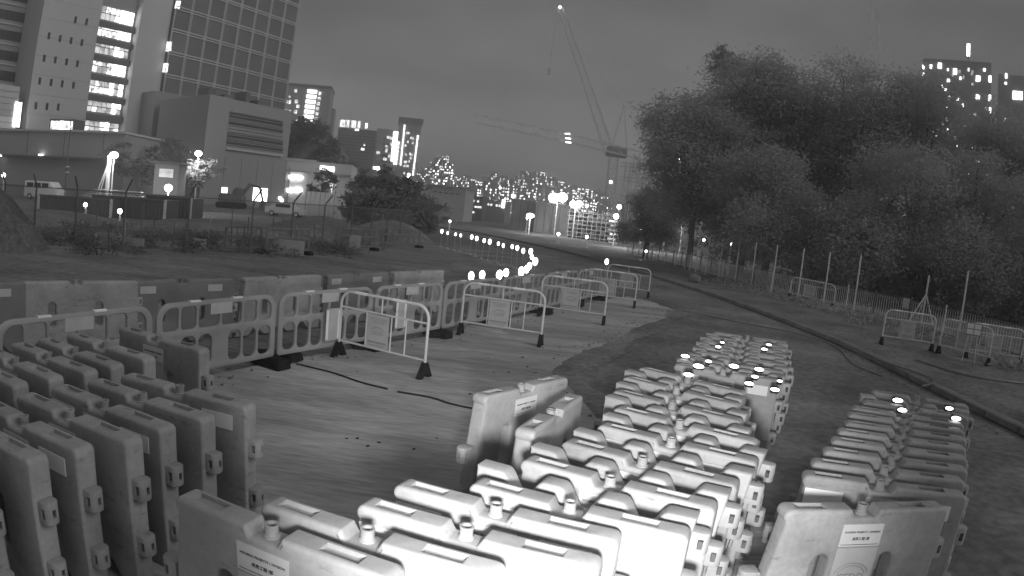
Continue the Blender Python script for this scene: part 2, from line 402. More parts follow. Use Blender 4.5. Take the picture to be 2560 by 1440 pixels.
# ================================================================== water-filled barriers
T = .15
def barrier_outline(L):
    h = L/2; k = L/1.3; o = []
    a = [(-.49, -.23), (-.13, .13), (.23, .49)]
    o.append((-h, 0.0))
    for x0, x1 in a:
        for j in range(13):
            t = j/12; o.append(((x0+(x1-x0)*t)*k, .145*(.5-.5*math.cos(2*math.pi*t))))
    o.append((h, 0.0))
    o += rounded([(h, 0), (h, 1.0), (.105, 1.0), (.075, .95), (-.075, .95), (-.105, 1.0), (-h, 1.0)], [0, .045, .012, .012, .012, .012, .045], 5)[1:]
    return o
def barrier_body(L):
    k = L/1.3
    me = solid('barrier_body', [barrier_outline(L), stadium(.24*k, .52, .12, .36)[::-1], stadium(-.24*k, .52, .12, .36)[::-1]], T, .025, 3)
    cs = [MB().box((s*.38*k, 0, 1.0), (.2, .08, .05)).mesh('c') for s in (-1, 1)]
    return cut(me, cs)
lug_me = solid('lug', [rounded([(-.02, -.052), (.1, -.052), (.1, .052), (-.02, .052)], [0, .045, .045, 0], 4)], .135, .008, 1, flat=True)
lug_me = cut(lug_me, [MB().box((.055, 0, 0), (.03, .3, .06)).mesh('c'), MB().box((.2, 0, 0), (.26, .025, .05)).mesh('c')])
neck_me = MB().lathe([(.04, 0), (.04, .012), (.033, .016), (.033, .058), (.036, .062), (.036, .068), (.024, .068), (.024, .01)], 18).mesh('filler_neck', True)
tx1 = text('HOUSING PROJECTS 1 DIVISION', .26, bold=.012); tx2 = text('房屋工程1部', .125, bold=.012)
letter_me = joined([(tx1, (0, 0, .022)), (tx2, (0, 0, -.024)), (MB().box((0, 0, -.062), (.28, .0016, .003)).mesh('l'), (0, 0, 0))], 'lettering')
tx3 = text('CEDD', .2, bold=.01)
arcs = MB()
for rr in (.13, .105):
    arcs.path([(rr*math.cos(R(a)), 0, -.02+rr*.72*math.sin(R(a))) for a in range(15, 166, 15)], .0035, 4)
logo_me = joined([(tx3, (0, 0, -.03)), (arcs.mesh('a'), (0, 0, 0))], 'logo')
plate_lab = MB().box((0, 0, 0), (.3, .003, .15)).mesh('label_sheet'); plate_logo = MB().box((0, 0, 0), (.3, .003, .36)).mesh('logo_sheet')
refl_me = MB().box((0, 0, 0), (.27, .004, .11)).mesh('reflector_sheet')
refl_me2 = refl_me.copy(); cap_me = MB().lathe([(.042, 0), (.042, .03), (.036, .036)], 14).mesh('cap', True)
def barrier_proto(L, bm_, label_text, group, dark=False, labelled=True):
    t = thing('water_barrier', label_text, 'barrier', (0, -60, 0), 0, group)
    k = L/1.3
    obj('body', barrier_body(L), bm_, t)
    obj('filler_neck', neck_me.copy(), bm_, t, (0, 0, .947))
    for s, zs in ((1, (.62, .24)), (-1, (.44, .08))):
        for z in zs: obj('lug', lug_me if lug_me.materials else lug_me, bm_, t, (s*(L/2-.012), 0, z+.07), (0, 0, 0 if s > 0 else math.pi))
    if labelled:
        l = obj('label', plate_lab, 'sticker', t, (0, -T/2-.0022, .835)); obj('lettering', letter_me, 'ink', l, (0, -.0022, 0))
        g = obj('logo_sheet', plate_logo, 'plate', t, (0, -T/2-.0022, .57)); obj('logo', logo_me, 'ink_l', g, (0, -.0022, 0))
    for s in (-1, 1): obj('reflector', refl_me if L < 1.5 else refl_me2, 'reflect' if L < 1.5 else 'plate', t, (s*.4*k, -T/2-.0026, .86))
    return t
PA = barrier_proto(1.3, 'plastic', 'pale plastic water barrier standing upright in the long pack of nested barriers', 'water barriers standing upright in the long pack')
lug_d = lug_me.copy(); lug_d.materials.clear(); lug_save = lug_me
lug_me = lug_d
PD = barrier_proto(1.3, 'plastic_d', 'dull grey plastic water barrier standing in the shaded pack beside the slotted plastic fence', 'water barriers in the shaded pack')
lug_me = lug_save.copy(); lug_me.materials.clear()
PL = barrier_proto(1.95, 'plastic_d', 'long pale water barrier in the row standing behind the slotted plastic fence', 'pale long barriers behind the plastic fence')
lug_me = lug_save.copy(); lug_me.materials.clear()
PK = barrier_proto(1.95, 'plastic_k', 'long dark water barrier with light reflector patches standing behind the slotted plastic fence', 'dark long barriers behind the plastic fence', labelled=False)
protos = [PA, PD, PL, PK]
def place(pr, x, y, deg, inv=False, label=None, group=None, skip=(), lean=0.0):
    rot = (R(lean), math.pi if inv else 0.0, R(deg if not inv else deg))
    return dup(pr, (x, y, 1.0 if inv else 0.0), rot, label, group, skip=skip)
INV_L = 'pale plastic water barrier nested upside down with its wavy feet up in the long pack'
INV_G = 'water barriers nested upside down in the long pack'
# long pack, front run: upright ones by their filler necks, upside-down ones between them
run = [(.43, 3.17, -22), (.70, 3.57, -25), (.97, 3.96, -28), (1.25, 4.37, -30), (1.44, 4.86, -32), (1.50, 5.40, -34), (1.66, 5.93, -37), (1.90, 6.42, -39)]
for i, (x, y, a) in enumerate(run):
    place(PD if i % 3 == 2 else PA, x, y, a+random.uniform(-1.2, 1.2), False, 'duller grey water barrier standing upright among the pale ones of the long pack' if i % 3 == 2 else PA['label'], 'dull barriers in the long pack' if i % 3 == 2 else PA['group'], lean=random.uniform(-1, 1), skip=('reflector',) if i % 3 else ())
    if i < len(run)-1:
        x2, y2, a2 = run[i+1]; ux, uy = math.cos(R(a)), math.sin(R(a)); sh = random.uniform(-.05, .08)
        place(PA, (x+x2)/2+ux*sh, (y+y2)/2+uy*sh, (a+a2)/2, True, INV_L, INV_G, ('label', 'logo_sheet', 'reflector'))
# long pack, back run
n = 13
for i in range(n):
    t = i/(n-1); x = 2.47+(3.79-2.47)*t+.12*math.sin(t*6)*.4; y = 6.96+(9.74-6.96)*t; a = -20+6*t+random.uniform(-1, 1)
    if i % 2 == 0: place(PA, x, y, a, skip=('label', 'logo_sheet') if i % 4 else ())
    else: place(PA, x+.04, y, a, True, INV_L, INV_G, ('label', 'logo_sheet'))
# four in a row in front of the long pack
for i, (x, y, a) in enumerate([(-.95, 2.51, -18), (-.53, 2.62, -17), (-.09, 2.77, -18), (.04, 3.05, -19)]):
    place(PA, x, y, a, False, 'pale plastic water barrier with housing division sticker, loosely spaced ahead of the long pack', 'loose water barriers ahead of the long pack', skip=() if i > 1 else ('reflector',))
# short pack by the kerb
SL = 'grey plastic water barrier in the short pack on the asphalt between long pack and kerb'; SG = 'water barriers in the short pack on the asphalt'
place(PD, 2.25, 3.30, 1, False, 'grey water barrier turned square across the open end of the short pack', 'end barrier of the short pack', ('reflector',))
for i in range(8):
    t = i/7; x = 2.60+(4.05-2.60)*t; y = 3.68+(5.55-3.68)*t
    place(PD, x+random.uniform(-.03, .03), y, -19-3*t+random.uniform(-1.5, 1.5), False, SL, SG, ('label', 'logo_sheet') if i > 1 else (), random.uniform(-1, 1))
for i, (x, y) in enumerate([(4.32, 5.83), (4.52, 6.07), (4.72, 6.32)]):
    place(PD, x, y, -23, i % 2 == 1, SL if i % 2 == 0 else 'grey water barrier lodged upside down in the short pack', SG if i % 2 == 0 else None)
# lone pair near the long pack
place(PA, .17, 5.52, 52, False, 'pale water barrier standing alone on the slab, angled away from the long pack', 'lone water barrier on the slab', ('reflector', 'logo_sheet'))
place(PA, .40, 4.83, 68, False, 'pale water barrier squeezed between the lone one and the long pack', 'water barrier beside the lone one', ('reflector', 'label', 'logo_sheet'))
# shaded pack
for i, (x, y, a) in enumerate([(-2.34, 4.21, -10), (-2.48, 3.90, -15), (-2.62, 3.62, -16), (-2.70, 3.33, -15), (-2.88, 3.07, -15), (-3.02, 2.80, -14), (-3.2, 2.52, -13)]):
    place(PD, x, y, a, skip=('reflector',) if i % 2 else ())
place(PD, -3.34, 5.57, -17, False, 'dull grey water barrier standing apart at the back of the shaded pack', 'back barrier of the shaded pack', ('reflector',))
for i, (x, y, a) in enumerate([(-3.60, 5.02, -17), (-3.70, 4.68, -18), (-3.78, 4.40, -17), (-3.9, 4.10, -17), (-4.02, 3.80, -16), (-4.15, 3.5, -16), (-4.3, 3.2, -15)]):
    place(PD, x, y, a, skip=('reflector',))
# row of long barriers behind the plastic fence
rowp = [(-8.9, 4.3), (-7.85, 5.75), (-6.75, 7.35), (-5.72, 8.45), (-4.6, 10.06), (-3.59, 11.84), (-2.68, 13.5), (-1.65, 15.3)]
for i, (a, b) in enumerate(zip(rowp, rowp[1:])):
    x, y = (a[0]+b[0])/2, (a[1]+b[1])/2
    place(PK if i % 2 else PL, x, y, math.degrees(math.atan2(b[1]-a[1], b[0]-a[0])), skip=() if i % 2 else ('reflector', 'logo_sheet', 'label'))
for p in protos:
    for c in list(p.children):
        for g in list(c.children): bpy.data.objects.remove(g)
        bpy.data.objects.remove(c)
    bpy.data.objects.remove(p)

# ================================================================== metal barricades
def foot_mesh():
    m = MB(); M = Matrix.Rotation(R(90), 4, 'Z')
    m.prism([(-.17, 0), (-.07, 0), (-.045, .06), (.045, .06), (.07, 0), (.17, 0), (.05, .2), (.035, .23), (-.035, .23), (-.05, .2)], .075, M)
    return m.mesh('rubber_foot')
foot_me = foot_mesh()
def make_barricade():
    t = thing('metal_barricade', 'galvanised metal barricade', 'barricade', (0, -60, 0))
    Wd = .8; pts = [(-Wd, 0, .1)]
    for a in range(180, 89, -15): pts.append((-Wd+.2+.2*math.cos(R(a)), 0, .85+.2*math.sin(R(a))))
    for a in range(90, -1, -15): pts.append((Wd-.2+.2*math.cos(R(a)), 0, .85+.2*math.sin(R(a))))
    pts.append((Wd, 0, .1))
    obj('frame', MB().path(pts, .022, 10).mesh('barricade_frame', True), 'steel', t)
    rail = MB().path([(-Wd, 0, 0), (Wd, 0, 0)], .015, 8).mesh('barricade_rail', True)
    for z in (.80, .26): obj('rail', rail, 'steel', t, (0, 0, z))
    b1 = MB().path([(0, 0, 0), (0, 0, .25)], .012, 8).mesh('bar', True); b2 = MB().path([(0, 0, 0), (0, 0, .54)], .012, 8).mesh('bar', True)
    obj('bar', b1, 'steel', t, (-.02, 0, .80))
    for x in (-.29, .17, .43): obj('bar', b2, 'steel', t, (x, 0, .26))
    p = obj('sign_plate', MB().box((0, 0, 0), (.4, .006, .5)).mesh('sign_plate'), 'plate', t, (-.06, -.019, .53))
    band = MB()
    for k in range(5): band.box((0, -.004, .2-.0-k*.018), (.34-.03*k, .0015, .006))
    band.box((0, -.004, -.17), (.34, .0015, .03)); band.box((0, -.004, -.215), (.3, .0015, .014))
    obj('logo', joined([(logo_me, (0, -.0042, .0)), (band.mesh('b'), (0, 0, 0))], 'logo'), 'ink_l', p)
    rb = MB().path([(-.11, 0, 0), (.11, 0, 0)], .0245, 10).mesh('reflective_band', True)
    for x in (-.42, .28): obj('reflective_band', rb, 'reflect', t, (x, 0, 1.05))
    for x in (-Wd, Wd): obj('rubber_foot', foot_me, 'rubber', t, (x, 0, 0))
    return t
BR = make_barricade()
def barricade(lx, ly, rx, ry, label, group=None, z=0.0):
    a = math.atan2(ry-ly, rx-lx); s = math.hypot(rx-lx, ry-ly)/1.6
    return dup(BR, ((lx+rx)/2, (ly+ry)/2, z), (0, 0, a), label, group, (s, 1, 1))
GB = 'metal barricades lined up along the plastic fence'
barricade(-2.6, 9.77, -1.13, 9.1, 'metal barricade with crest plate beside the black cable, first in line along the plastic fence', GB)
barricade(-.93, 12.74, .66, 12.4, 'metal barricade standing over the white planks, second in line along the plastic fence', GB)
barricade(.75, 16.25, 2.35, 15.91, 'third metal barricade in line along the plastic fence, past the white planks', GB)
barricade(2.25, 20.3, 3.85, 19.97, 'fourth metal barricade in line along the plastic fence, near its far end', GB)
barricade(3.45, 23.9, 4.98, 23.4, 'fifth and last metal barricade in line, beside the single amber beacon', GB)
barricade(10.95, 17.0, 12.5, 16.5, 'metal barricade standing on the verge against the tripod pole', 'barricades on the verge', .062)
barricade(12.55, 16.2, 13.3, 14.7, 'metal barricade on the verge turned sideways next to the small white sign', 'barricades on the verge', .062)
barricade(13.4, 15.9, 15.2, 15.3, 'metal barricade on the verge standing behind the small white sign', 'barricades on the verge', .062)
barricade(13.5, 29.9, 14.4, 26.9, 'metal barricade with pale panels tied to the railing fence', 'barricade tied to the railing fence', .062)
for c in list(BR.children):
    for g in list(c.children): bpy.data.objects.remove(g)
    bpy.data.objects.remove(c)
bpy.data.objects.remove(BR)

# ================================================================== slotted plastic fence panels
def make_panel():
    t = thing('plastic_fence_panel', 'moulded plastic fence panel with rounded slots, one of a line along the slab edge', 'fence panel', (0, -60, 0), 0, 'slotted plastic fence panels')
    z0, z1 = .14, 1.05
    xs = [-.93, -.655, -.38, 0, .38, .655, .93]
    lo = [rounded([(-1, z0), (1, z0), (1, z1), (-1, z1)], [.05, .05, .2, .2], 5)]
    for i in range(6):
        a, b = xs[i]+.02, xs[i+1]-.02
        rad = [.05, .05, .14 if i == 5 else .05, .14 if i == 0 else .05]
        lo.append(rounded([(a, .70), (b, .70), (b, .985), (a, .985)], rad, 4)[::-1])
        a2, b2 = (a, b)
        if i == 2: b2 = -.14
        if i == 3: a2 = .14
        lo.append(rounded([(a2, z0+.07), (b2, z0+.07), (b2, .61), (a2, .61)], .09, 4)[::-1])
    obj('body', solid('panel_body', lo, .05, .014, 1), 'fence_pl', t)
    obj('sign_plate', MB().box((0, 0, 0), (.36, .005, .14)).mesh('panel_sign'), 'plate', t, (0, -.028, .93))
    rb = MB().box((0, 0, 0), (.16, .052, .02)).mesh('reflective_band')
    for x in (-.42, -.62+.9): obj('reflective_band', rb, 'reflect', t, (x, 0, 1.046))
    fm = solid('rubber_block', [rounded([(-.14, 0), (.14, 0), (.10, .15), (-.10, .15)], .02, 2)], .56, .015, 1)
    fm.transform(Matrix.Rotation(0, 4, 'Z'))
    obj('rubber_block', fm, 'rubber', t, (.96, 0, 0))
    return t
PN = make_panel()
fl = [(-5.62, 3.0), (-4.95, 4.85), (-4.14, 6.78), (-3.27, 8.7), (-2.27, 10.6), (-1.29, 12.3), (-.25, 14.4), (.85, 16.8), (1.9, 19.1), (2.85, 21.1)]
for a, b in zip(fl, fl[1:]):
    d = Vector((b[0]-a[0], b[1]-a[1], 0)); L = d.length-.06
    dup(PN, ((a[0]+b[0])/2, (a[1]+b[1])/2, .004), (0, 0, math.atan2(d.y, d.x)), scale=(L/2, 1, 1))
dimme = None
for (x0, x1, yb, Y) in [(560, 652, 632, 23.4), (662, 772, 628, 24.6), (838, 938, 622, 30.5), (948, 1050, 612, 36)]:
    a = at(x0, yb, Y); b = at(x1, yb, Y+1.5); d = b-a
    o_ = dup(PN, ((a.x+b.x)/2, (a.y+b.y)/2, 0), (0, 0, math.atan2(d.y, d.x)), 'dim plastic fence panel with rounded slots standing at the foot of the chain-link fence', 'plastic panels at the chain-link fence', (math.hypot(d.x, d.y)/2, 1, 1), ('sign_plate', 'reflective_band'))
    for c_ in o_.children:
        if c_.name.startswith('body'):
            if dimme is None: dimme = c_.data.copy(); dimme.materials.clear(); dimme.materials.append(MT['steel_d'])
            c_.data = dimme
for c in list(PN.children): bpy.data.objects.remove(c)
bpy.data.objects.remove(PN)
# bright warning boards hung on the fence
for (x, y, z, a, w_, h_, lab) in [(-2.73, 9.66, .52, 63, .3, .5, 'white reflective warning board hung on the plastic fence left of the crest plate'), (-1.92, 11.12, .55, 60, .26, .5, 'crumpled white reflective board hung on the plastic fence behind the first barricade')]:
    t = thing('warning_board', lab, 'board', (x, y, z-h_/2), R(a))
    obj('panel', MB().box((0, -.05, h_/2), (w_, .012, h_)).mesh('panel'), 'plate', t)
    for s in (-1, 1): obj('reflective_strip', MB().box((s*w_*.44, -.059, h_/2), (.05, .004, h_*.9)).mesh('strip'), 'reflect', t)
# small white reflector on the second barricade, loose planks and rubble
for (x, y, a, L) in [(-.5, 13.55, -14, .8), (-.42, 13.33, -10, .9), (-.35, 13.9, -16, .6)]:
    o = tag(obj('plank', solid('plank', [rounded([(-L/2, 0), (L/2, 0), (L/2, .035), (-L/2, .035)], .004, 1)], .09, .004, 1), 'wood', loc=(x, y, .005), rot=(0, 0, R(a))), 'pale plank lying on the slab under the second barricade', 'plank', 'loose planks on the slab')
for i in range(9):
    x, y = random.choice([(-1.6, 8.6), (-.6, 8.3), (-1.2, 6.6), (.2, 9.2), (-2.3, 9.2), (1.5, 12)]); x += random.uniform(-.6, .6); y += random.uniform(-.5, .5); s = random.uniform(.008, .022)
    m = MB().lathe([(s*.6, 0), (s, s*.4), (s*.7, s*.8), (s*.15, s)], 6).mesh('pebble')
    tag(obj('pebble', m, 'rubber', loc=(x, y, .004), scale=(1.6, 1, .7), rot=(0, 0, random.random()*3)), 'small dark lump of rubble on the concrete slab', 'rubble', 'rubble on the slab')
# loose gravel along the slab edge, the kerb and the fence foot
gm = MB(); GP = [(edge, .5)]+[(interp(kerb_line[8:], .3), .35)]+[(interp([(-5, 4.8), (-3.3, 8.8), (-1.3, 12.4), (1.9, 19.2)], .3), .3)]
for pts_, sp_ in GP:
    for q in pts_:
        for _ in range(5 if sp_ > .4 else 3):
            g_ = random.uniform(.008, .03); x, y = q.x+random.gauss(-.05 if sp_ == .35 else 0, sp_), q.y+random.gauss(0, .2)
            if sp_ == .35 and x > q.x-.16: x = q.x-.16-random.random()*.5
            gm.box((x, y, .01+g_*.3), (g_*random.uniform(1, 1.8), g_, g_*.8), random.random()*3)
tag(obj('gravel', gm.mesh('gravel'), 'kerb'), 'loose gravel scattered along the slab edge and kerb', 'gravel', kind='stuff')
# black blocks beside the fence
for (x, y, a) in [(-3.5, 9.02, 40), (-3.2, 9.1, -15), (-1.35, 12.2, 20), (-2.35, 10.5, 10)]:
    tag(obj('rubber_base', solid('rubber_base', [rounded([(-.2, 0), (.2, 0), (.15, .12), (-.15, .12)], .02, 2)], .3, .02, 1), 'rubber', loc=(x, y, .004), rot=(0, 0, R(a))), 'loose black rubber base block lying at the foot of the plastic fence', 'base block', 'loose rubber blocks')

# ================================================================== warning beacons along the road
def make_beacon():
    t = thing('warning_beacon', 'glowing warning beacon on a thin dark post, one of the chain curving along the road', 'beacon', (0, -60, 0), 0, 'beacons along the road')
    obj('base', MB().lathe([(.14, 0), (.14, .04), (.05, .07), (.03, .09)], 12).mesh('base', True), 'fence_pl', t)
    obj('post', MB().path([(0, 0, .05), (0, 0, .9)], .018, 6).mesh('post'), 'fence_pl', t)
    obj('lamp', MB().lathe([(.03, 0), (.06, .03), (.078, .09), (.08, .14), (.068, .19), (.04, .225), (.012, .24)], 14).mesh('lamp', True), 'g_beacon', t, (0, 0, .87))
    return t
BC = make_beacon()
LP = [(1105,578),(1121,581),(1139,584),(1154,587),(1179,592),(1193,596),(1208,600),(1224,604),(1245,607),(1260,612),(1283,615),(1296,619),(1311,626),(1326,628),(1332,640),(1336,653),(1325,662),(1315,670),(1302,677),(1268,679),(1242,684),(1205,684),(1184,687)]
for x, y in LP:
    p = atz(x, y, 1.0); b_ = dup(BC, (p.x, p.y, -.004), (random.uniform(-.05, .05), random.uniform(-.05, .05), random.random()*6)); k_ = random.uniform(.75, 1.12); [setattr(c_, 'scale', (k_, k_, k_)) for c_ in b_.children if c_.name.startswith('lamp')]
p = atz(1517, 653, 1.0); dup(BC, (p.x, p.y, -.004), (0, 0, 0), 'glowing warning beacon standing alone beside the last metal barricade', 'lone beacon')
for c in list(BC.children): bpy.data.objects.remove(c)
bpy.data.objects.remove(BC)

# ================================================================== railing fence, poles and signs on the verge
fpl = [(10.6, 62), (11.4, 54), (12.0, 45), (12.5, 38.3), (13.4, 32), (14.64, 27), (15.04, 24), (15.7, 22), (15.98, 19.4), (16.2, 17.3), (16.6, 14), (17, 11)]
fp = interp(fpl, 2.0)
fr = thing('railing_fence', 'low steel railing fence of thin upright bars running along the verge below the trees', 'fence', (fp[0].x, fp[0].y, .05))
for i, a in enumerate(fp):
    build(MB().path([(a.x, a.y, .02), (a.x, a.y, 1.25)], .035, 6), 'post', 'steel_d' if i % 3 else 'steel', fr)
for a, b in zip(fp, fp[1:]):
    for z in (.2, 1.12): build(MB().path([(a.x, a.y, z), (b.x, b.y, z)], .02, 5), 'rail', 'steel_d', fr)
    m = MB(); nb = 15
    for j in range(1, nb):
        q = a+(b-a)*(j/nb); m.path([(q.x, q.y, .2), (q.x, q.y, 1.12)], .011, 4, caps=False)
    tag(build(m, 'bars', 'steel', fr), kind='stuff')
def pole_on(px, py, f, h, label, group, m='steel'):
    # pole on the fence line: f = fraction along the line
    s = f*(len(fp)-1); i = int(s); q = fp[i]+(fp[min(i+1, len(fp)-1)]-fp[i])*(s-i)
    t = thing('thin_pole', label, 'pole', (q.x-.12, q.y, .05), 0, group)
    obj('shaft', MB().path([(0, 0, 0), (.01, 0, h)], .034, 7).mesh('shaft', True), m, t)
    obj('base_plate', MB().box((0, 0, .012), (.16, .16, .02)).mesh('base_plate'), 'steel_d', t)
    return q
PG = 'thin tall poles along the railing fence'
for f in (.3, .345, .39, .43, .475, .52, .56, .605, .65, .69): pole_on(0, 0, f, 2.5, 'thin tall steel pole rising above the railing fence', PG, 'steel')
for f in (.735, .86, .93): pole_on(0, 0, f, 2.55, 'thin bright steel pole rising above the railing fence near the tripod', 'thin poles near the tripod', 'steel')
q = atz(2300, 828, .06)
t = thing('tripod_pole', 'steel pole braced by three slanting legs in front of the railing fence', 'pole', (q.x, q.y, .06))
h = (at(2320, 688, q.y)-q).z
obj('shaft', MB().path([(0, 0, 0), (.02, 0, h)], .035, 8).mesh('shaft', True), 'steel', t)
for dx, dy in ((-.75, .1), (.55, -.25), (.1, .7)):
    obj('brace', MB().path([(dx, dy, 0), (.01, 0, h*.66)], .024, 7).mesh('brace', True), 'steel', t)
q = atz(2420, 905, .06); t = thing('road_sign', 'small white four-pane reflective sign on two thin legs by the verge barricades', 'sign', (q.x, q.y, .06), R(-35))
sz = (at(2428, 822, q.y)-q).z
for x in (-.12, .12): obj('leg', MB().path([(x*1.6, 0, 0), (x, 0, sz)], .014, 6).mesh('leg', True), 'steel', t)
b = obj('board', MB().box((0, 0, 0), (.46, .02, .34)).mesh('board'), 'steel_d', t, (0, -.03, sz))
for x in (-.11, .11):
    for z in (-.08, .08): obj('pane', MB().box((0, 0, 0), (.2, .006, .14)).mesh('pane'), 'reflect', b, (x, -.014, z))
q = atz(2240, 815, .06); z_ = (at(2243, 755, q.y)).z
tag(obj('notice_board', MB().box((0, 0, 0), (.3, .01, .4)).mesh('notice'), 'plate', loc=(15.3, 22.4, z_), rot=(0, 0, R(-60))), 'small pale notice board fixed on the railing fence', 'board')
# bag of soil by the kerb
bagm = MB().lathe([(.2, 0), (.42, .06), (.46, .25), (.38, .42), (.15, .52), (.03, .56)], 12).mesh('bag', True)
for v in bagm.vertices: v.co *= 1+random.uniform(-.08, .08)
q = atz(1735, 705, .06); tag(obj('sack', bagm, 'kerb', loc=(q.x, q.y, .06), scale=(.8, .8, .8)), 'pale bulging sack left on the verge beside the kerb', 'sack')


# ================================================================== trees
def leaf_cloud(lobes, n, size, seed):
    g = np.random.default_rng(seed); vol = np.array([l[3]*l[4]*l[5] for l in lobes]); cnt = np.maximum(1, (n*vol/vol.sum()).astype(int))
    cs = []
    for (cx, cy, cz, rx, ry, rz), k in zip(lobes, cnt):
        nc = max(4, k//38)                                   # twigs: clumps of leaves, gaps between them
        d = g.normal(size=(nc, 3)); d /= np.linalg.norm(d, axis=1)[:, None]; rr = g.uniform(.35, 1.08, nc)**.6
        tw = d*rr[:, None]*[rx, ry, rz]+[cx, cy, cz]
        idx = g.integers(0, nc, k); sp = .16*(rx+ry+rz)/3+.12
        cs.append(tw[idx]+g.normal(size=(k, 3))*sp*[1, 1, .6])
    c = np.concatenate(cs); k = len(c)
    u = g.normal(size=(k, 3)); u[:, 2] *= .6; u /= np.linalg.norm(u, axis=1)[:, None]
    v = np.cross(u, g.normal(size=(k, 3))); v /= np.linalg.norm(v, axis=1)[:, None]
    s = (size*g.uniform(.5, 1.3, k))[:, None]
    V = np.stack([c-u*s, c+v*s*.36, c+u*s, c-v*s*.36], 1).reshape(-1, 3)
    me = bpy.data.meshes.new('crown'); me.vertices.add(4*k); me.vertices.foreach_set('co', V.ravel())
    me.loops.add(4*k); me.loops.foreach_set('vertex_index', np.arange(4*k)); me.polygons.add(k); me.polygons.foreach_set('loop_start', np.arange(0, 4*k, 4))
    try: me.polygons.foreach_set('loop_total', np.full(k, 4))
    except Exception: pass
    me.update(calc_edges=True); return me
def tree(x, y, H, lobes, n, size, label, group=None, name='tree', m='leaf', r0=.22, z0=0.0, seed=0):
    t = thing(name, label, 'tree', (x, y, z0), 0, group); g = random.Random(seed); mb = MB()
    zs = H*.55; mb.path([(0, 0, 0), (.1*g.uniform(-1, 1), .1, zs*.4), (.25*g.uniform(-1, 1), 0, zs*.75), (.3*g.uniform(-1, 1), .1, zs)], [r0, r0*.85, r0*.65, r0*.45], 7)
    for (cx, cy, cz, rx, ry, rz) in lobes:
        b = zs*g.uniform(.35, .9)
        mb.path([(0, 0, b), (cx*.45, cy*.45, b+(cz-b)*.55), (cx*.9, cy*.9, cz), (cx*1.1+rx*.3*g.uniform(-1, 1), cy, cz+rz*.5)], [r0*.5, r0*.36, r0*.22, r0*.06], 5)
    obj('trunk', mb.mesh('trunk', True), 'bark', t)
    obj('crown', leaf_cloud(lobes, n, size, seed+11), m, t)
    return t
def lobes(H, R_, k, seed, low=.35):
    g = random.Random(seed); o = []
    for i in range(k):
        a = 2*math.pi*i/k+g.uniform(-.4, .4); q = R_*g.uniform(.25, .75); z = H*g.uniform(low, .86); f = g.uniform(.38, .62)
        o.append((q*math.cos(a), q*math.sin(a), z, R_*f, R_*f, R_*f*g.uniform(.6, .9)))
    o.append((0, 0, H-R_*.35, R_*.45, R_*.45, R_*.35)); return o
GT = 'trees beyond the railing fence'
TL = [  # x, y, height, crown radius, label
 (12.2, 45, 13.0, 4.0, 'broad leafy tree beyond the railing fence whose crown reaches toward the cranes'),
 (17.2, 48, 17.4, 4.3, 'tallest tree beyond the railing fence with an open feathery top'),
 (23.6, 46, 17.8, 4.8, 'tall dense tree beyond the railing fence below the right-hand crane mast'),
 (29.8, 44, 17.6, 5.0, 'dark dense tree standing before the lit apartment tower'),
 (36.3, 43, 16.8, 5.0, 'dark wide tree with window lights glinting through its crown'),
 (43.5, 41, 17.2, 5.0, 'dark tree at the far end of the tree row beside the lit apartment tower'),
 (14.8, 37, 8.4, 3.2, 'low bushy tree right behind the railing fence near the hedge'),
 (20.2, 34, 9.2, 3.6, 'rounded mid-height tree right behind the thin poles'),
 (26, 32, 9.8, 3.8, 'dark mid-height tree behind the railing fence and the tied barricade'),
 (32, 30, 10.2, 4.0, 'dark mid-height tree behind the tripod pole'),
 (39, 29, 10.5, 4.2, 'dark mid-height tree behind the verge barricades'),
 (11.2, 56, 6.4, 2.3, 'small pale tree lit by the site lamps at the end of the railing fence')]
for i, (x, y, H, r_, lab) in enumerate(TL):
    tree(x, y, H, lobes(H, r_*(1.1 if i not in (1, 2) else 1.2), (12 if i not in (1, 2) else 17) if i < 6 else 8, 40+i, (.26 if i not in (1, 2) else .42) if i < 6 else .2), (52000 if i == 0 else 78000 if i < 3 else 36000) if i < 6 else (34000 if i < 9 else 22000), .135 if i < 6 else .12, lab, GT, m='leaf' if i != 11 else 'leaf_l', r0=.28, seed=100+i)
# a thin arching limb with its own tuft, part of the tallest tree
tt = bpy.data.objects['tree.001']
a = at(1860, 240, 47)-tt.location; b = at(1790, 160, 46.5)-tt.location; c = at(1815, 130, 46.5)-tt.location
obj('branch', MB().path([(0, 0, 8), a*.8+Vector((0, 0, 1.5)), a, b], [.12, .09, .07, .03], 5).mesh('branch', True), 'bark', tt)
obj('foliage', leaf_cloud([(c.x, c.y, c.z-.3, 1.3, 1.2, .7), (b.x+.6, b.y, b.z-.3, 1.1, 1, .6), (a.x, a.y, a.z, 1.0, 1, .7)], 900, .24, 5), 'leaf', tt)
# undergrowth in front of the trees
ul = []
for i in range(110):
    f = random.random(); q = Vector((12.4+f*24, 47-f*24, 0)); ul.append((q.x+random.uniform(.5, 5), q.y+random.uniform(0, 4), random.uniform(.5, 3.4), 1.9, 1.7, random.uniform(.9, 1.8)))
tag(obj('undergrowth', leaf_cloud(ul, 42000, .2, 77), 'leaf'), 'dense dark undergrowth below the trees behind the railing fence', 'undergrowth', kind='stuff')
gl = []
for i in range(70):
    f = random.random(); k = int(f*(len(fp)-14))+13; k = min(k, len(fp)-1); q = fp[k]; gl.append((q.x+random.uniform(-2.6, 1.5), q.y+random.uniform(-1, 1), .1, .7, .7, .14))
tag(obj('grass', leaf_cloud(gl, 7000, .11, 78), 'leaf'), 'low weeds growing on the verge along the railing fence', 'grass', kind='stuff')

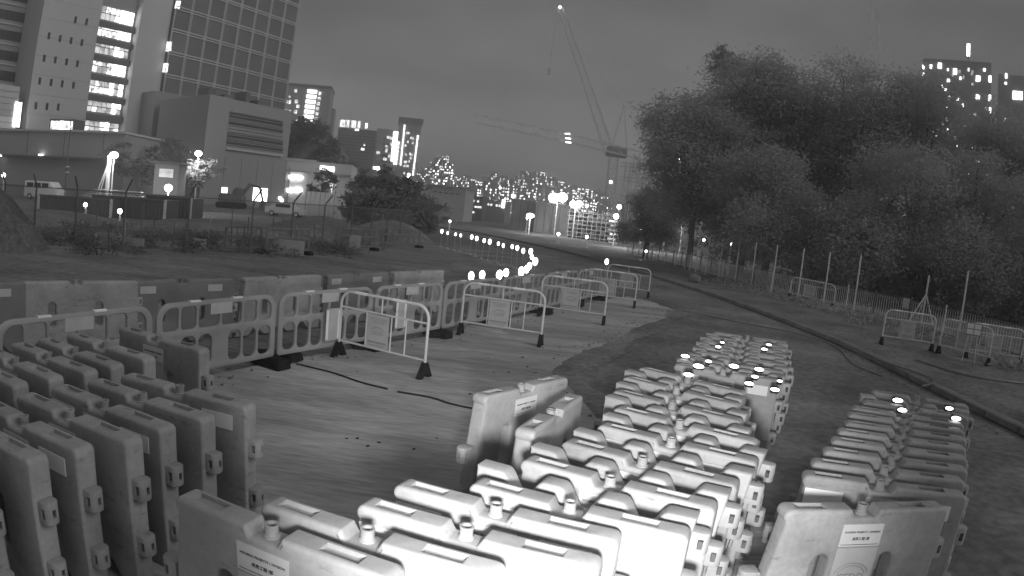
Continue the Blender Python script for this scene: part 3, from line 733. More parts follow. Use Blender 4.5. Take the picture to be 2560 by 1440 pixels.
# ================================================================== buildings
class Facade:
    def __init__(s, px, py, Y, deg):
        s.p = at(px, py, Y); s.a = R(deg); s.d = Vector((math.cos(s.a), math.sin(s.a), 0)); s.n = Vector((math.sin(s.a), -math.cos(s.a), 0)); s.o = Vector((s.p.x, s.p.y, 0))
    def uv(s, px, py):
        r = ray(px, py); t = (s.o-EYE).dot(s.n)/r.dot(s.n); q = EYE+r*t; return (q-s.o).dot(s.d), q.z
    def pt(s, u, z, w=0.0): return s.o+s.d*u+s.n*w+Vector((0, 0, z))
    def box(s, name, m, par, u0, u1, z0, z1, w0, w1):
        return piece(name, m, par, s.pt((u0+u1)/2, (z0+z1)/2, (w0+w1)/2), (abs(u1-u0), abs(w1-w0), abs(z1-z0)), s.a)
    def quadbox(s, name, m, par, x0, y0, x1, y1, w0, w1):     # corners given as photo pixels on the facade
        a = s.uv(x0, y0); b = s.uv(x1, y1); return s.box(name, m, par, a[0], b[0], min(a[1], b[1]), max(a[1], b[1]), w0, w1)

# --- tower with a grid curtain wall
F = Facade(405, 240, 100, 64); u1, zb = F.uv(712, 270); zb = 16.8
t = thing('office_tower', 'tall tower with a dark glass curtain wall ruled by pale grid lines', 'building', F.pt(u1/2, 0))
F.box('wall', 'wall_d', t, 0, u1, 0, 62, -26, -.25)
nc = 8; cw = u1/nc; fh = 4.05; nr = 11
for r_ in range(nr):
    z0 = zb+.4+r_*fh
    for c_ in range(nc): F.box('glass_panel', 'glass', t, c_*cw+.3, (c_+1)*cw-.22, z0+.32, z0+fh-.42, -.26, -.06)
    for dz in (.12, -.34): F.box('band', 'mull', t, 0, u1, z0+dz-.09, z0+dz+.09, -.2, .16)
for c_ in range(nc+1):
    for du in (-.16, .16):
        if 0 <= c_*cw+du <= u1+.2: F.box('mullion', 'mull', t, c_*cw+du-.06, c_*cw+du+.06, zb, 61, -.2, .1)
for (x0, y0, x1, y1) in ((440, 2, 449, 22), (418, 104, 429, 129), (409, 158, 419, 181)):
    for k in range(3):
        F.quadbox('lit_window', 'g_win', t, x0+k*3.6, y0, x0+k*3.6+1.3, y1, -.05, .12)
# --- white wing with a lit glazed stair
G = Facade(86, 150, 80, 62); ue, _ = G.uv(418, 200); us0, _ = G.uv(222, 230); us1, _ = G.uv(318, 230); zt = 44
t = thing('hospital_wing', 'white walled wing with rows of tiny windows and a lit glazed stairwell', 'building', G.pt(ue/2, 0))
G.box('wall', 'wall_w', t, 0, us0, 0, zt, -15, 0)
G.box('wall', 'wall_w', t, us1, ue, 0, zt, -15, .9)
G.box('stair_wall', 'wall_g', t, us0, us1, 0, zt, -15, -.9)
k = .2986
for (x, y) in [(410,300),(503,322),(595,340),(685,357),(370,488),(463,502),(557,518),(648,533),(332,678),(428,690),(521,702),(615,714),(300,885),(393,893),(487,897),(632,165),(725,182)]:
    u, z = G.uv(x*k, y*k); G.box('window', 'hole', t, u-.22, u+.22, z-.55, z+.55, -.1, .03)
for j in range(12): z = 9+j*3; G.box('groove', 'wall_g', t, .1, us0-.1, z-.03, z+.03, -.05, .02)
sp = (us1-us0); rows = [(20,1),(60,1),(103,0),(150,1),(200,.7),(250,.4),(300,.3)]
for i, (py, br) in enumerate(rows):
    cx = (.5*(250+340)-(.36*py*.66)); zc = G.uv(285-.19*py+8, py+14)[1]; hh = 1.5 if i < 5 else 1.2
    nb = 7
    for b_ in range(nb):
        for half in (0, 1):
            ua = us0+sp*(.06+b_*.127); ub = ua+sp*.108
            on = random.random() < (br*.75 if b_ < 3 else max(br, .5))
            G.box('window', 'g_win' if on and b_ < 4 else ('g_hi' if on else 'g_dim'), t, ua, ub, zc-hh*.8+half*hh*.8, zc-hh*.8+half*hh*.8+hh*.8-.2, -.95, -.78)
    G.box('spandrel', 'wall_d', t, us0+.02, us1-.02, zc-hh-1.1, zc-hh-.12, -.92, -.3)
# --- darker wing set back
S2 = Facade(40, 150, 84, 62); ua, _ = S2.uv(-120, 200); ub, _ = S2.uv(84, 200)
t = thing('rear_wing', 'grey rear wing with rows of dark windows behind the white walled wing', 'building', S2.pt((ua+ub)/2, 0))
S2.box('wall', 'wall_g', t, ua, ub, 0, 40, -12, 0)
for j in range(9):
    z = 11+j*3.3
    for i in range(14):
        u = ua+(ub-ua)*(i+.5)/14; S2.box('window', 'hole', t, u-.5, u+.5, z, z+1.6, -.08, .04)
    S2.box('ledge', 'wall_w', t, ua, ub, z-.75, z-.5, -.1, .25)
# lit side screen left of the white wing
S3 = Facade(20, 280, 76, 62); a0, _ = S3.uv(-60, 270); a1, _ = S3.uv(44, 270)
t = thing('lit_annex', 'low annex with a brightly lit panelled wall beside the white wing', 'building', S3.pt((a0+a1)/2, 0))
zt = S3.uv(20, 213)[1]; zb_ = S3.uv(20, 322)[1]
S3.box('wall', 'wall_w', t, a0, a1, 0, zt, -6, 0)
for j in range(7):
    z = zb_+(zt-zb_)*j/7; S3.box('panel', 'wall_w' if j > 1 else 'hoard', t, a0, a1-.2, z+.06, z+(zt-zb_)/7-.06, -.02, .12)
S3.quadbox('lit_window', 'g_hi', t, 38, 255, 47, 318, .0, .3)
# --- louvred block
Lb = Facade(512, 300, 88, 62); ul_, _ = Lb.uv(725, 330); zt = Lb.uv(540, 240)[1]; zt2 = Lb.uv(650, 262)[1]
t = thing('louvred_block', 'grey low block with long dark louvre bands below the curtain wall tower', 'building', Lb.pt(ul_/2, 0))
t_lb = t; Lb.box('wall', 'wall_g', t, 0, Lb.uv(566, 300)[0], 0, zt, -14, .6); Lb.box('wall', 'wall_g', t, Lb.uv(566, 300)[0], ul_, 0, zt2, -14, 0)
for (y0, y1) in ((279, 296), (298, 312), (331, 346), (348, 362)):
    Lb.quadbox('louvre_band', 'hole', t, 562, y0, 706, y1+20, -.05, .08)
for j in range(11):
    y = 276+j*8.4; u0 = Lb.uv(562, y)[0]; z = Lb.uv(562, y)[1]; Lb.box('louvre', 'wall_g', t, u0, Lb.uv(706, y+25)[0], z-.05, z+.05, .0, .22)
u0, z = Lb.uv(562, 371); Lb.box('ledge', 'wall_w', t, u0, Lb.uv(702, 390)[0], z-.12, z+.12, 0, .5)
for (x0, x1, y0, y1) in ((549, 566, 468, 497), (634, 666, 469, 505), (700, 712, 497, 505)): Lb.quadbox('lit_doorway', 'g_hi', t, x0, y0, x1, y1, -.1, .06 if x1 < 700 else .65)
t = thing('link_block', 'grey link block with one lit window between the white wing and the louvred block', 'building', at(450, 480, 94)*1)
t.location.z = 0
K = Facade(382, 300, 95, 62); uk, _ = K.uv(515, 300); K.box('wall', 'wall_g', t, 0, uk, 0, K.uv(440, 235)[1], -8, 0)
for (x0, y0, x1, y1) in ((455, 270, 465, 297),): K.quadbox('lit_window', 'g_hi', t, x0, y0, x1, y1, -.05, .1)
for j in range(6): z = K.uv(490, 245+j*12)[1]; K.box('louvre', 'wall_d', t, K.uv(470, 280)[0], uk-.1, z-.2, z+.2, -.05, .1)
for (a_, b_, h_) in ((.12, .2, 1.6), (.3, .42, 1.0), (.55, .6, 2.2), (.7, .86, 1.2)):
    Lb.box('roof_plant', 'wall_d', t_lb, ul_*a_, ul_*b_, zt2-.1, zt2+h_, -6, -3)
for k_ in range(5): u0 = ul_*(.05+.19*k_)+.4; Lb.box('joint', 'wall_d', t_lb, u0-.03, u0+.03, .4, 7.2, -.02, .03)
# --- podium
Pd = Facade(0, 400, 66, 5); pu0, _ = Pd.uv(-200, 420); pu1, _ = Pd.uv(312, 400)
t = thing('podium_building', 'long low grey podium with a pale parapet edge below the white wing', 'building', Pd.pt((pu0+pu1)/2, 0))
zt = Pd.uv(150, 330)[1]; zm = Pd.uv(150, 393)[1]
Pd.box('wall', 'wall_g', t, pu0, pu1, 0, zm, -10, 0); Pd.box('upper_wall', 'wall_g', t, pu0, pu1, zm, zt, -10, .5)
Pd.box('parapet', 'wall_w', t, pu0, pu1+.2, zt, zt+.25, -10, .8); Pd.box('ledge', 'wall_d', t, pu0, pu1, zm-.15, zm+.1, .3, .9)
for i in range(6): u = pu0+(pu1-pu0)*(i+.5)/6; Pd.box('joint', 'wall_d', t, u-.05, u+.05, zm+.1, zt, .48, .53)
for (x, y) in ((10, 390), (112, 388)): u, z = Pd.uv(x, y); Pd.box('ceiling_lamp', 'g_lamp', t, u-.7 if x < 50 else u-.3, u+.3, z-.06, z+.06, .8, 1.0)
Pd2 = Facade(128, 302, 74, 8); 
t = thing('roof_pavilion', 'small lit glass pavilion on the podium roof', 'pavilion', Pd2.pt(1, 5)); t.location.z = zt
a = Pd2.uv(128, 302); b = Pd2.uv(181, 327)
Pd2.box('wall', 'wall_d', t, a[0]-.2, b[0]+.2, b[1]-1.5, a[1]+.3, -3, 0)
for i in range(5): Pd2.box('pane', 'g_win' if i != 2 else 'g_hi', t, a[0]+(b[0]-a[0])*i/5+.04, a[0]+(b[0]-a[0])*(i+1)/5-.04, b[1], a[1], -.02, .08)

# --- lit residential tower and blocks beyond
def block(name, label, x0, x1, yt, yb, Y, deg, m, dep, group=None):
    f = Facade(x0, (yt+yb)/2, Y, deg); u, _ = f.uv(x1, (yt+yb)/2); z = f.uv((x0+x1)/2, yt)[1]
    t = thing(name, label, 'building', f.pt(u/2, 0), 0, group); f.box('wall', m, t, 0, u, 0, z, -dep, 0)
    return f, t, u, z
f, t, u, z = block('apartment_tower', 'apartment tower with a bright column of stacked lit windows beside the curtain wall tower', 690, 822, 216, 330, 300, 12, 'wall_g', 18)
for i in range(8):
    y = 224+i*12.6; x = 769-i*1.9; f.quadbox('window', 'g_hi', t, x, y, x+23, y+10, -.2, .5)
    x = 797-i*2; f.quadbox('window', 'g_win', t, x, y+6, x+6, y+14, -.2, .5)
for (x, y, w_, h_) in [(709,225,4,6),(737,224,5,7),(708,250,11,9),(723,250,4,10),(738,250,6,8),(742,262,6,8),(712,273,4,7),(723,275,4,6),(736,275,6,9),(722,240,4,4),(741,300,3,6)]: f.quadbox('window', 'g_win', t, x, y, x+w_, y+h_, -.2, .5)
f.box('roof_edge', 'wall_d', t, -.3, u+.3, z-.2, z+1.2, -18, .4)
f, t, u, z = block('stepped_block', 'narrow pale block with a stair light next to the lit apartment tower', 806, 830, 270, 400, 320, 12, 'wall_g', 10)
for (x, y, w_, h_) in [(820,285,7,7),(806,345,4,5),(815,350,4,4),(808,380,8,6)]: f.quadbox('window', 'g_win', t, x, y, x+w_, y+h_, -.2, .5)
f, t, u, z = block('hillside_block', 'wide dark block with a lit rooftop sign wall', 838, 935, 322, 470, 330, 10, 'wall_d', 16)
f.quadbox('roof_screen', 'hoard', t, 848, 296, 902, 320, -1.2, -.5)
for i in range(9):
    if i not in (4, 7): f.quadbox('lit_panel', 'g_win', t, 851+i*5.6, 299+i*.4, 855+i*5.6, 317+i*.4, -.5, -.2)
for (x, y, w_, h_) in [(914,308,4,13),(888,322,4,5),(893,322,4,5),(903,370,7,6),(909,360,4,4),(850,398,7,6),(945-12,416,9,8)]: f.quadbox('window', 'g_hi', t, x, y, x+w_, y+h_, -.2, .4)
for j in range(9):
    zz = f.uv(880, 335+j*8)[1]; f.box('ledge', 'wall_g', t, 0, u, zz-.25, zz+.25, 0, .6)
f, t, u, z = block('stair_lit_tower', 'mid-height pale tower with a bright stair strip on its edge', 934, 985, 322, 470, 400, 12, 'wall_g', 14)
f.quadbox('light_strip', 'g_hi', t, 984, 328, 988, 404, -.3, .6)
for (x, y) in [(967,340),(972,341),(977,343),(964,362),(963,374),(965,372),(971,387),(958,394),(962,395),(940,378),(945,378),(976,357)]: f.quadbox('window', 'g_win', t, x, y, x+4, y+7, -.2, .4)
for j in range(8):
    for i in range(5): uu = u*(.42+.1*i); zz = z-6-j*3.6; f.box('window', 'hole', t, uu-.5, uu+.5, zz-.8, zz+.8, -.2, .2)
f, t, u, z = block('light_edged_tower', 'tallest of the hillside towers with two bright vertical light strips', 990, 1044, 306, 490, 400, 12, 'wall_g', 16)
for (xa, ya, xb, yb) in ((1010, 312, 999, 415), (1043, 338, 1030, 440)):
    for j in range(13):
        tt_ = j/13; x = xa+(xb-xa)*tt_; y = ya+(yb-ya)*tt_; f.quadbox('light_strip', 'g_hi', t, x, y, x+3, y+6.6, -.2, .6)
for (x, y) in [(1016,330),(1020,330),(1026,342),(1031,343),(1030,354),(1018,352),(1012,361),(1013,383),(1023,382),(1027,384),(1025,392),(1010,402),(1014,402),(1009,412),(1015,412),(1018,412),(1021,400),(1009,430)]: f.quadbox('window', 'g_win', t, x, y, x+3.4, y+6, -.2, .4)
for j in range(6): f.quadbox('lit_window', 'g_hi', t, 990-j*1.2, 354+j*10, 998-j*1.2, 362+j*10, -.1, .9)
f.box('roof_edge', 'wall_d', t, -1, u+1, z-.5, z+3, -16, .8)
for (x0, x1, yt, yb, Y, lab) in ((740, 800, 300, 430, 150, 'dark wooded knoll rising behind the two storey white building'),):
    p0 = at((x0+x1)/2, yb, Y); top = at((x0+x1)/2, yt+30, Y).z
    m = MB().lathe([(14, -1), (12, top*.5), (8, top*.8), (4, top*.95), (.6, top)], 18).mesh('knoll', True)
    for v in m.vertices: v.co.x *= 1+random.uniform(-.1, .1); v.co.z *= 1+random.uniform(-.06, .06)
    tag(obj('hill', m, 'verge', loc=(p0.x, p0.y, 0)), kind='structure')
    lb = [(p0.x+random.uniform(-10, 10), p0.y+random.uniform(-13, 2), top*random.uniform(.15, 1.05), 2.9, 2.9, 2.2) for _ in range(46)]
    lb = [(x_, y_, min(z_, top*1.08*(1-((x_-p0.x)/13)**2)), a_, b_, c_) for x_, y_, z_, a_, b_, c_ in lb]
    tag(obj('hill_wood', leaf_cloud(lb, 26000, .5, 91), 'leaf_d'), 'dark wood covering the knoll behind the white building', 'wood', kind='stuff')
# --- two storey white building with oval lamps
f, t, u, z = block('site_office', 'two storey white building with four glowing lamps on its wall', 712, 876, 405, 520, 82, 10, 'wall_w', 9)
f.box('parapet', 'wall_w', t, -.15, u*.44, z, z+.2, -9, .15)
zz = f.uv(740, 428)[1]; f.box('ledge', 'wall_g', t, 0, u, zz-.1, zz+.08, 0, .3)
f.box('downpipe', 'wall_g', t, .5, .62, 0, z-1, 0, .15)
for (x, y, a_, b_) in [(730,443,13,9),(748,444,17,8),(725,476,12,9),(745,475,18,9)]: f.quadbox('wall_lamp', 'g_lamp', t, x-a_/2, y-b_/2, x+a_/2, y+b_/2, .02, .3)
for i in range(4): f.quadbox('lit_window', 'g_hi', t, 801+i*9, 414+i, 808+i*9, 424+i*2, -.05, .08)
f2 = Facade(764, 505, 70, 8); u2, _ = f2.uv(872, 505); zt = f2.uv(810, 481)[1]
t = thing('hoarding', 'floodlit white panel hoarding in front of the two storey building', 'hoarding', f2.pt(u2/2, 0))
for i in range(9): f2.box('panel', 'hoard', t, u2*i/9+.03, u2*(i+1)/9-.03, .1, zt, -.05, .05)
for i in range(4): f2.box('post', 'steel_d', t, u2*i/3-.05, u2*i/3+.05, 0, zt+.3, -.2, -.06)

# --- white low building with dark slit windows, and site blocks in the middle
f, t, u, z = block('long_white_building', 'long low white building with dark slit windows below the city skyline', 1062, 1162, 468, 545, 130, -4, 'wall_w', 12)
for i, x in enumerate((1085, 1098, 1112, 1126, 1140)): f.quadbox('window', 'hole', t, x, 478+i*1.6, x+8, 481+i*1.6, -.05, .1)
f.box('roof_edge', 'wall_g', t, -.3, u+.3, z, z+.3, -12, .4)
f, t, u, z = block('dim_factory', 'dim low building with clusters of lit windows beside the long white building', 1148, 1205, 488, 560, 160, -4, 'wall_d', 14)
for r_ in range(3):
    for i in range(9):
        if random.random() < .7: x = 1151+i*6; f.quadbox('window', 'g_win', t, x, 497+r_*14+i*.6, x+4.4, 502+r_*14+i*.6, -.05, .2)
f, t, u, z = block('shed', 'grey gabled shed with lit bays between the dim factory and the floodlights', 1206, 1262, 500, 560, 170, -4, 'wall_g', 14)
for i in range(7):
    if i != 3: f.quadbox('window', 'g_win', t, 1212+i*7, 508+i*.8, 1216+i*7, 513+i*.8, -.05, .2)
f.quadbox('lit_doorway', 'g_hi', t, 1256, 498, 1261, 520, -.05, .3)
for (x0, x1, yt, Y, m, nm, lab) in ((1275, 1335, 500, 110, 'wall_g', 'site_cabin', 'tall grey hoarded site cabin beside the brightest floodlight'), (1335, 1420, 512, 105, 'wall_g', 'site_store', 'wide grey site store under the brightest floodlight'), (1420, 1525, 530, 95, 'wall_d', 'scaffold_frame', 'open scaffold structure with stacked decks in the site')):
    f, t, u, z = block(nm, lab, x0, x1, yt, 610, Y, -5, m, 6)
    if nm == 'scaffold_frame':
        for j in range(7):
            zz = z*(j+.6)/7
            f.box('deck', 'wall_g', t, -.3, u+.3, zz-.08, zz+.08, .02, 1.0)
            for i in range(9):
                if random.random() < .4: f.box('board', 'plate', t, u*i/9+.05, u*(i+.8)/9, zz+.1, zz+.45, .4, .5)
        for i in range(10): f.box('standard', 'steel', t, u*i/9-.03, u*i/9+.03, 0, z+.4, .95, 1.02)
    else:
        for i in range(int(u/1.2)): f.box('rib', 'wall_d', t, i*1.2+.3, i*1.2+.4, .2, z-.2, 0, .06)
        f.box('roof_edge', 'wall_w' if nm == 'site_cabin' else 'wall_g', t, -.1, u+.1, z, z+.18, -6, .2)
f = Facade(1524, 580, 92, -5); t = thing('stair_tower', 'narrow stair tower with bright stacked landings beside the scaffold structure', 'stair tower', f.pt(.8, 0))
for j in range(6):
    a0 = f.uv(1523+(j % 2)*4-j, 552+j*11); f.box('landing', 'g_dim' if j % 3 else 'g_win', t, a0[0], a0[0]+1.1, a0[1]-.12, a0[1]+.12, -.5, .5)
for du in (0, 1.3): f.box('post', 'steel', t, du-.04, du+.04, 0, f.uv(1525, 540)[1], .5, .58)

# ================================================================== far city
top = [(1030,425),(1048,432),(1062,418),(1078,402),(1094,392),(1106,388),(1120,430),(1138,440),(1156,438),(1174,446),(1194,452),(1214,440),(1234,432),(1252,438),(1272,450),(1290,446),(1306,426),(1320,432),(1334,430),(1350,428),(1366,440),(1384,446),(1402,452),(1420,462),(1440,468),(1460,470),(1480,476),(1500,480),(1516,486)]
top += [(x+8, y+random.uniform(14, 34)) for x, y in top]
CL = ['far city tower block with a dense scatter of lit windows, tall on the skyline', 'far city block with lit windows, low in the front rank of the skyline']
for i, (x, y) in enumerate(top):
    back = i < 29; Y = random.uniform(720, 860) if back else random.uniform(560, 680)
    f = Facade(x-10, 480, Y, random.uniform(-14, 20)); u, _ = f.uv(x+random.uniform(8, 14), 480); z = max(8, f.uv(x, y)[1])
    t = thing('city_tower', CL[0 if back else 1], 'building', f.pt(u/2, 0), 0, 'tall far city blocks' if back else 'low far city blocks')
    f.box('wall', 'far', t, 0, u, 0, z, -14, 0)
    if i % 3 == 0: f.box('roof_house', 'far', t, u*.3, u*.6, z, z+random.uniform(2, 5), -8, -2)
    m = MB(); nx = max(3, int(u/1.9)); nz = int(z/2.7)
    for a_ in range(nx):
        col = random.random() < .22
        for b_ in range(1, nz):
            if random.random() < (.75 if col else .26):
                c = f.pt(u*(a_+.5)/nx, (b_+.4)*z/nz, .3); m.box(c, (random.uniform(.5, 1.0), .4, random.uniform(.8, 1.5)), f.a)
    if m.v: tag(build(m, 'lit_windows', 'g_city', t), kind='stuff')
# --- lit tower behind the trees
f, t, u, z = block('lit_apartment_tower', 'apartment tower with scattered bright windows rising behind the dark trees', 2296, 2470, 150, 640, 165, -38, 'wall_d', 18)
W_ = [(2306,163,7,13),(2325,162,7,12),(2345,158,13,17),(2306,183,6,8),(2383,172,13,18),(2368,172,5,7),(2368,198,9,10),(2399,193,6,8),(2440,190,15,18),(2472,190,9,20),(2458,172,8,8),(2362,220,7,9),(2370,240,9,13),(2440,237,13,14),(2472,238,8,18),(2281,277,6,7),(2340,313,9,13),(2366,298,6,6),(2366,322,6,4),(2298,363,5,8),(2392,360,6,10),(2435,283,6,9),(2473,268,6,20),(2425,413,8,8),(2466,405,7,18),(2468,380,5,20),(2466,436,6,10),(2424,463,9,8),(2366,502,6,6),(2462,487,7,6),(2459,528,5,8),(2458,556,5,5),(2482,508,4,5)]
for (x, y, w_, h_) in W_: f.quadbox('window', 'g_hi', t, x, y, x+w_*.7, y+h_*.8, -.2, .5)
for i in range(60):
    x, y = random.uniform(2300, 2465), random.uniform(165, 610); f.quadbox('window', random.choice(['g_hi', 'g_win', 'g_dim', 'hole', 'hole']), t, x, y, x+random.uniform(3, 6), y+random.uniform(4, 8), -.2, .42)
f2, t2, u2, z2 = block('second_lit_tower', 'second apartment tower with one large lamp beside the tower behind the trees', 2484, 2640, 190, 700, 150, -42, 'wall_d', 16)
for (x, y, w_, h_) in [(2532,228,24,22),(2513,184,5,12),(2512,206,5,5),(2531,513,5,7),(2510,296,4,6)]: f2.quadbox('window', 'g_hi', t2, x, y, x+w_, y+h_, -.2, .5)
p = at(2421, 140, 170); q = at(2422, 110, 170)
t3 = thing('mast_light', 'bright vertical light tube on a roof mast above the tower behind the trees', 'light', p)
t3.location.z = z
build(MB().path([(p.x, p.y, z), (p.x, p.y, p.z)], .25, 6), 'mast', 'site', t3); build(MB().path([p, Vector((p.x, p.y, q.z))], .5, 8), 'tube', 'g_lamp', t3)

# ================================================================== cranes
def cable(mb, a, b, r=.05): mb.path([a, b], r, 4)
c0 = at(1525, 385, 150); tip = at(1400, 18, 150); gy = Vector((0, 1, 0))
t = thing('luffing_crane', 'luffing tower crane with its lattice jib raised steeply and a lamp at the tip', 'crane', (c0.x+1, 150, 0))
build(MB().lattice(c0, tip, 2.0, .075, 2.4, gy, .6), 'jib', 'crane', t)
build(MB().lattice((c0.x+1, 150, 0), (c0.x+1, 150, c0.z+1), 2.0, .085, 2.2, gy), 'mast', 'crane', t)
build(MB().box((c0.x+1.5, 150, c0.z+.6), (4.5, 2.4, 2.2)), 'cab', 'site', t)
ap = at(1560, 262, 150); mb = MB(); mb.path([c0, ap], .14, 5); mb.path([(c0.x+4, 150, c0.z+1), ap], .14, 5); cable(mb, ap, c0+(tip-c0)*.8)
build(mb, 'a_frame', 'crane', t)
hk = at(1372, 180, 150); h0 = at(1386, 80, 150); mb = MB(); cable(mb, tip, h0, .06); cable(mb, h0, hk, .1); mb.box(hk, (.8, .6, 1.4)); build(mb, 'hook_rope', 'crane', t)
build(MB().lathe([(.1, -.4), (.42, 0), (.1, .4)], 8, tip), 'tip_lamp', 'g_lamp', t)
c1 = at(1640, 398, 150); z1 = c1.z; r_ = ray(1190, 296); tp = EYE+r_*((z1-CAM_H)/r_.z)
t = thing('hammerhead_crane', 'tower crane with a long level lattice jib and slanting struts at its mast', 'crane', (c1.x, 150, 0))
side = Vector((0, 0, 1))
build(MB().lattice((c1.x, c1.y, z1), tp, 1.7, .07, 2.2, side, .85), 'jib', 'crane', t)
cj = Vector((c1.x, c1.y, z1))-(tp-Vector((c1.x, c1.y, z1))).normalized()*9
build(MB().lattice((c1.x, c1.y, z1), cj, 1.8, .08, 2.2, side), 'counter_jib', 'crane', t)
build(MB().lattice((c1.x, 150, 0), (c1.x, 150, z1+2), 2.0, .09, 2.2, gy), 'mast', 'crane', t)
a = at(1565, 505, 150); mb = MB(); mb.path([(a.x, 150, a.z), (c1.x, 150, z1-.5)], .34, 6); mb.path([(a.x+1.2, 150, a.z), (c1.x+.6, 150, z1-.5)], .2, 6); build(mb, 'strut', 'crane', t)
build(MB().box((c1.x, 149, z1-.8), (2.6, 2.2, 2.6)), 'cab', 'site', t)
a = at(1560, 262, 150); mb = MB(); cable(mb, (c1.x, 150, z1+2), at(1585, 310, 150), .1); cable(mb, (c1.x, 150, z1+2), cj, .07); cable(mb, (c1.x, 150, z1+2), Vector((c1.x, c1.y, z1))+(tp-Vector((c1.x, c1.y, z1)))*.45, .06); build(mb, 'tie', 'crane', t)
e = at(1700, 402, 149.5); build(MB().lathe([(.1, -.6), (.6, 0), (.1, .6)], 8, e), 'lamp', 'g_lamp', t)
for x, y in ((1418, 334), (1420, 346), (1421, 356)): e = at(x, y, 131); build(MB().box(e, (1.1, .3, .25)), 'lamp', 'g_hi', t)
d0 = at(1588, 505, 140); t = thing('site_derrick', 'dark tangled lattice frame at the foot of the level jib crane', 'derrick', (d0.x, 140, 0))
for px in (1556, 1575, 1592, 1612):
    q0 = at(px, 520, 140); q1 = at(px+6, 384+(px % 3)*12, 140); build(MB().lattice((q0.x, 140, 0), (q0.x+.3, 140, q1.z), 1.1, .07, 1.5, gy), 'leg', 'crane', t)
for py in (410, 446, 482):
    q0 = at(1552, py, 140); q1 = at(1622, py+6, 140); build(MB().lattice(q0, Vector((q1.x, 140, q0.z)), .9, .06, 1.3, Vector((0, 0, 1))), 'beam', 'crane', t)
q0 = at(1548, 506, 140); q1 = at(1640, 506, 140); build(MB().box(((q0.x+q1.x)/2, 141, q0.z/2), (q1.x-q0.x, 2.5, q0.z)), 'base', 'site', t)
c2 = at(2165, 330, 95); z2_ = at(2195, 40, 95).z
t = thing('distant_crane', 'slim crane mast with a slanting stay rising behind the tree crowns', 'crane', (c2.x, 95, 0))
build(MB().lattice((c2.x, 95, 0), (c2.x+.6, 95, z2_+3), 1.5, .05, 1.8, gy), 'mast', 'crane', t)
mb = MB(); cable(mb, (c2.x, 95, z2_+2), at(2140, 230, 95), .07); build(mb, 'stay', 'crane', t)
b0 = at(2205, 200, 95); b1 = at(2225, 95, 95); build(MB().lattice(b0, b1, 1.0, .035, 1.6, gy), 'jib', 'crane', t)

# ================================================================== lamps of the site and street
def point(name, loc, e, r=.3):
    l = bpy.data.lights.new(name, 'POINT'); l.energy = e; l.shadow_soft_size = r; o = bpy.data.objects.new(name, l); C.objects.link(o); o.location = loc; return o
def lamp(px, py, Y, rx, label, group=None, ry=None, e=0, z0=0.0, name='work_lamp', pole=True):
    p = at(px, py, Y); d = (p-EYE).length; k = d*KA/1000; a = rx*k; b = (ry or rx)*k
    t = thing(name, label, 'lamp', (p.x, p.y, z0), 0, group)
    if pole: obj('pole', MB().path([(0, .0, 0), (0, 0, p.z-z0-b*.5)], [.09, .05], 7).mesh('pole', True), 'steel', t)
    if name == 'floodlight' and rx > 10:
        fr_ = obj('head_frame', MB().path([(-a*.8, .1, p.z-z0-b), (a*.8, .1, p.z-z0-b)], .07, 6).mesh('head_frame'), 'site', t)
        for i_ in (-1, 1):
            for j_ in (0,):
                lm = MB().lathe([(max(.02, a*.5*math.cos(R(q_))), b*.8*math.sin(R(q_))) for q_ in range(-85, 86, 17)], 14).mesh('lamp', True)
                obj('lamp', lm, 'g_lamp', t, (i_*a*.42, -.05, p.z-z0+i_*b*.12))
        if e: point('lamp_light', p+Vector((0, -1.2*a-.3, -.2)), e)
        return t
    m = MB().lathe([(max(.02, a*math.cos(R(q_))), b*math.sin(R(q_))) for q_ in range(-85, 86, 17)], 16).mesh('lamp_head', True)
    obj('lamp_head', m, 'g_lamp', t, (0, -.06, p.z-z0))
    if e: point('lamp_light', p+Vector((0, -1.2*a-.3, -.2)), e)
    return t
lamp(1395, 494, 98, 26, 'brightest floodlight of the site glaring above the site store', ry=15, e=1100, name='floodlight')
lamp(1440, 510, 92, 17, 'wide shaded floodlight glaring beside the brightest floodlight', ry=11, e=700, name='floodlight')
lamp(1609, 528, 75, 13, 'bright floodlight with glowing foliage around it below the level jib crane', ry=15, e=1800, name='floodlight')
lamp(1668, 536, 72, 8, 'bright floodlight on a short post next to the glowing foliage', ry=13, e=900, name='floodlight')
lamp(1326, 539, 88, 10, 'oval street lamp on an upright post in front of the grey site cabin', ry=6, e=300, name='street_lamp')
lamp(286, 388, 52, 11, 'lamp on a braced lighting mast in front of the podium', ry=8, e=500, name='mast_lamp')
lamp(497, 384, 60, 9, 'street lamp shining into a small tree in front of the link block', ry=7, e=700, name='street_lamp')
lamp(422, 470, 50, 10, 'very bright bare work lamp above the dark containers', ry=9, e=400)
lamp(832, 449, 78, 7, 'street lamp half hidden by the dark tree beside the white building', ry=8, e=300, name='street_lamp')
SGp = 'small lit lamps scattered about the site'; SLb = 'small glowing work lamp on a thin post in the building site'
for (x, y, Y, r1) in [(215,512,36,5),(301,528,34,6),(853,400,180,5),(700,495,70,4),(1540,541,80,7),(1548,517,85,6),(1283,490,120,5),(1467,592,62,4),(1396,585,66,4),(1615,628,52,3),(1527,455,140,4),(1467,515,100,4),(945,421,300,5),(1093,555,70,3),(954,555,46,3),(1022,437,300,4),(1018,445,300,4),(1250,470,400,3),(1715,490,70,3),(1760,502,60,3),(1828,610,44,3),(1759,600,48,3),(1318,545,86,3),(10,438,56,5),(1125,553,70,3)]:
    lamp(x, y, Y, r1, SLb, SGp)
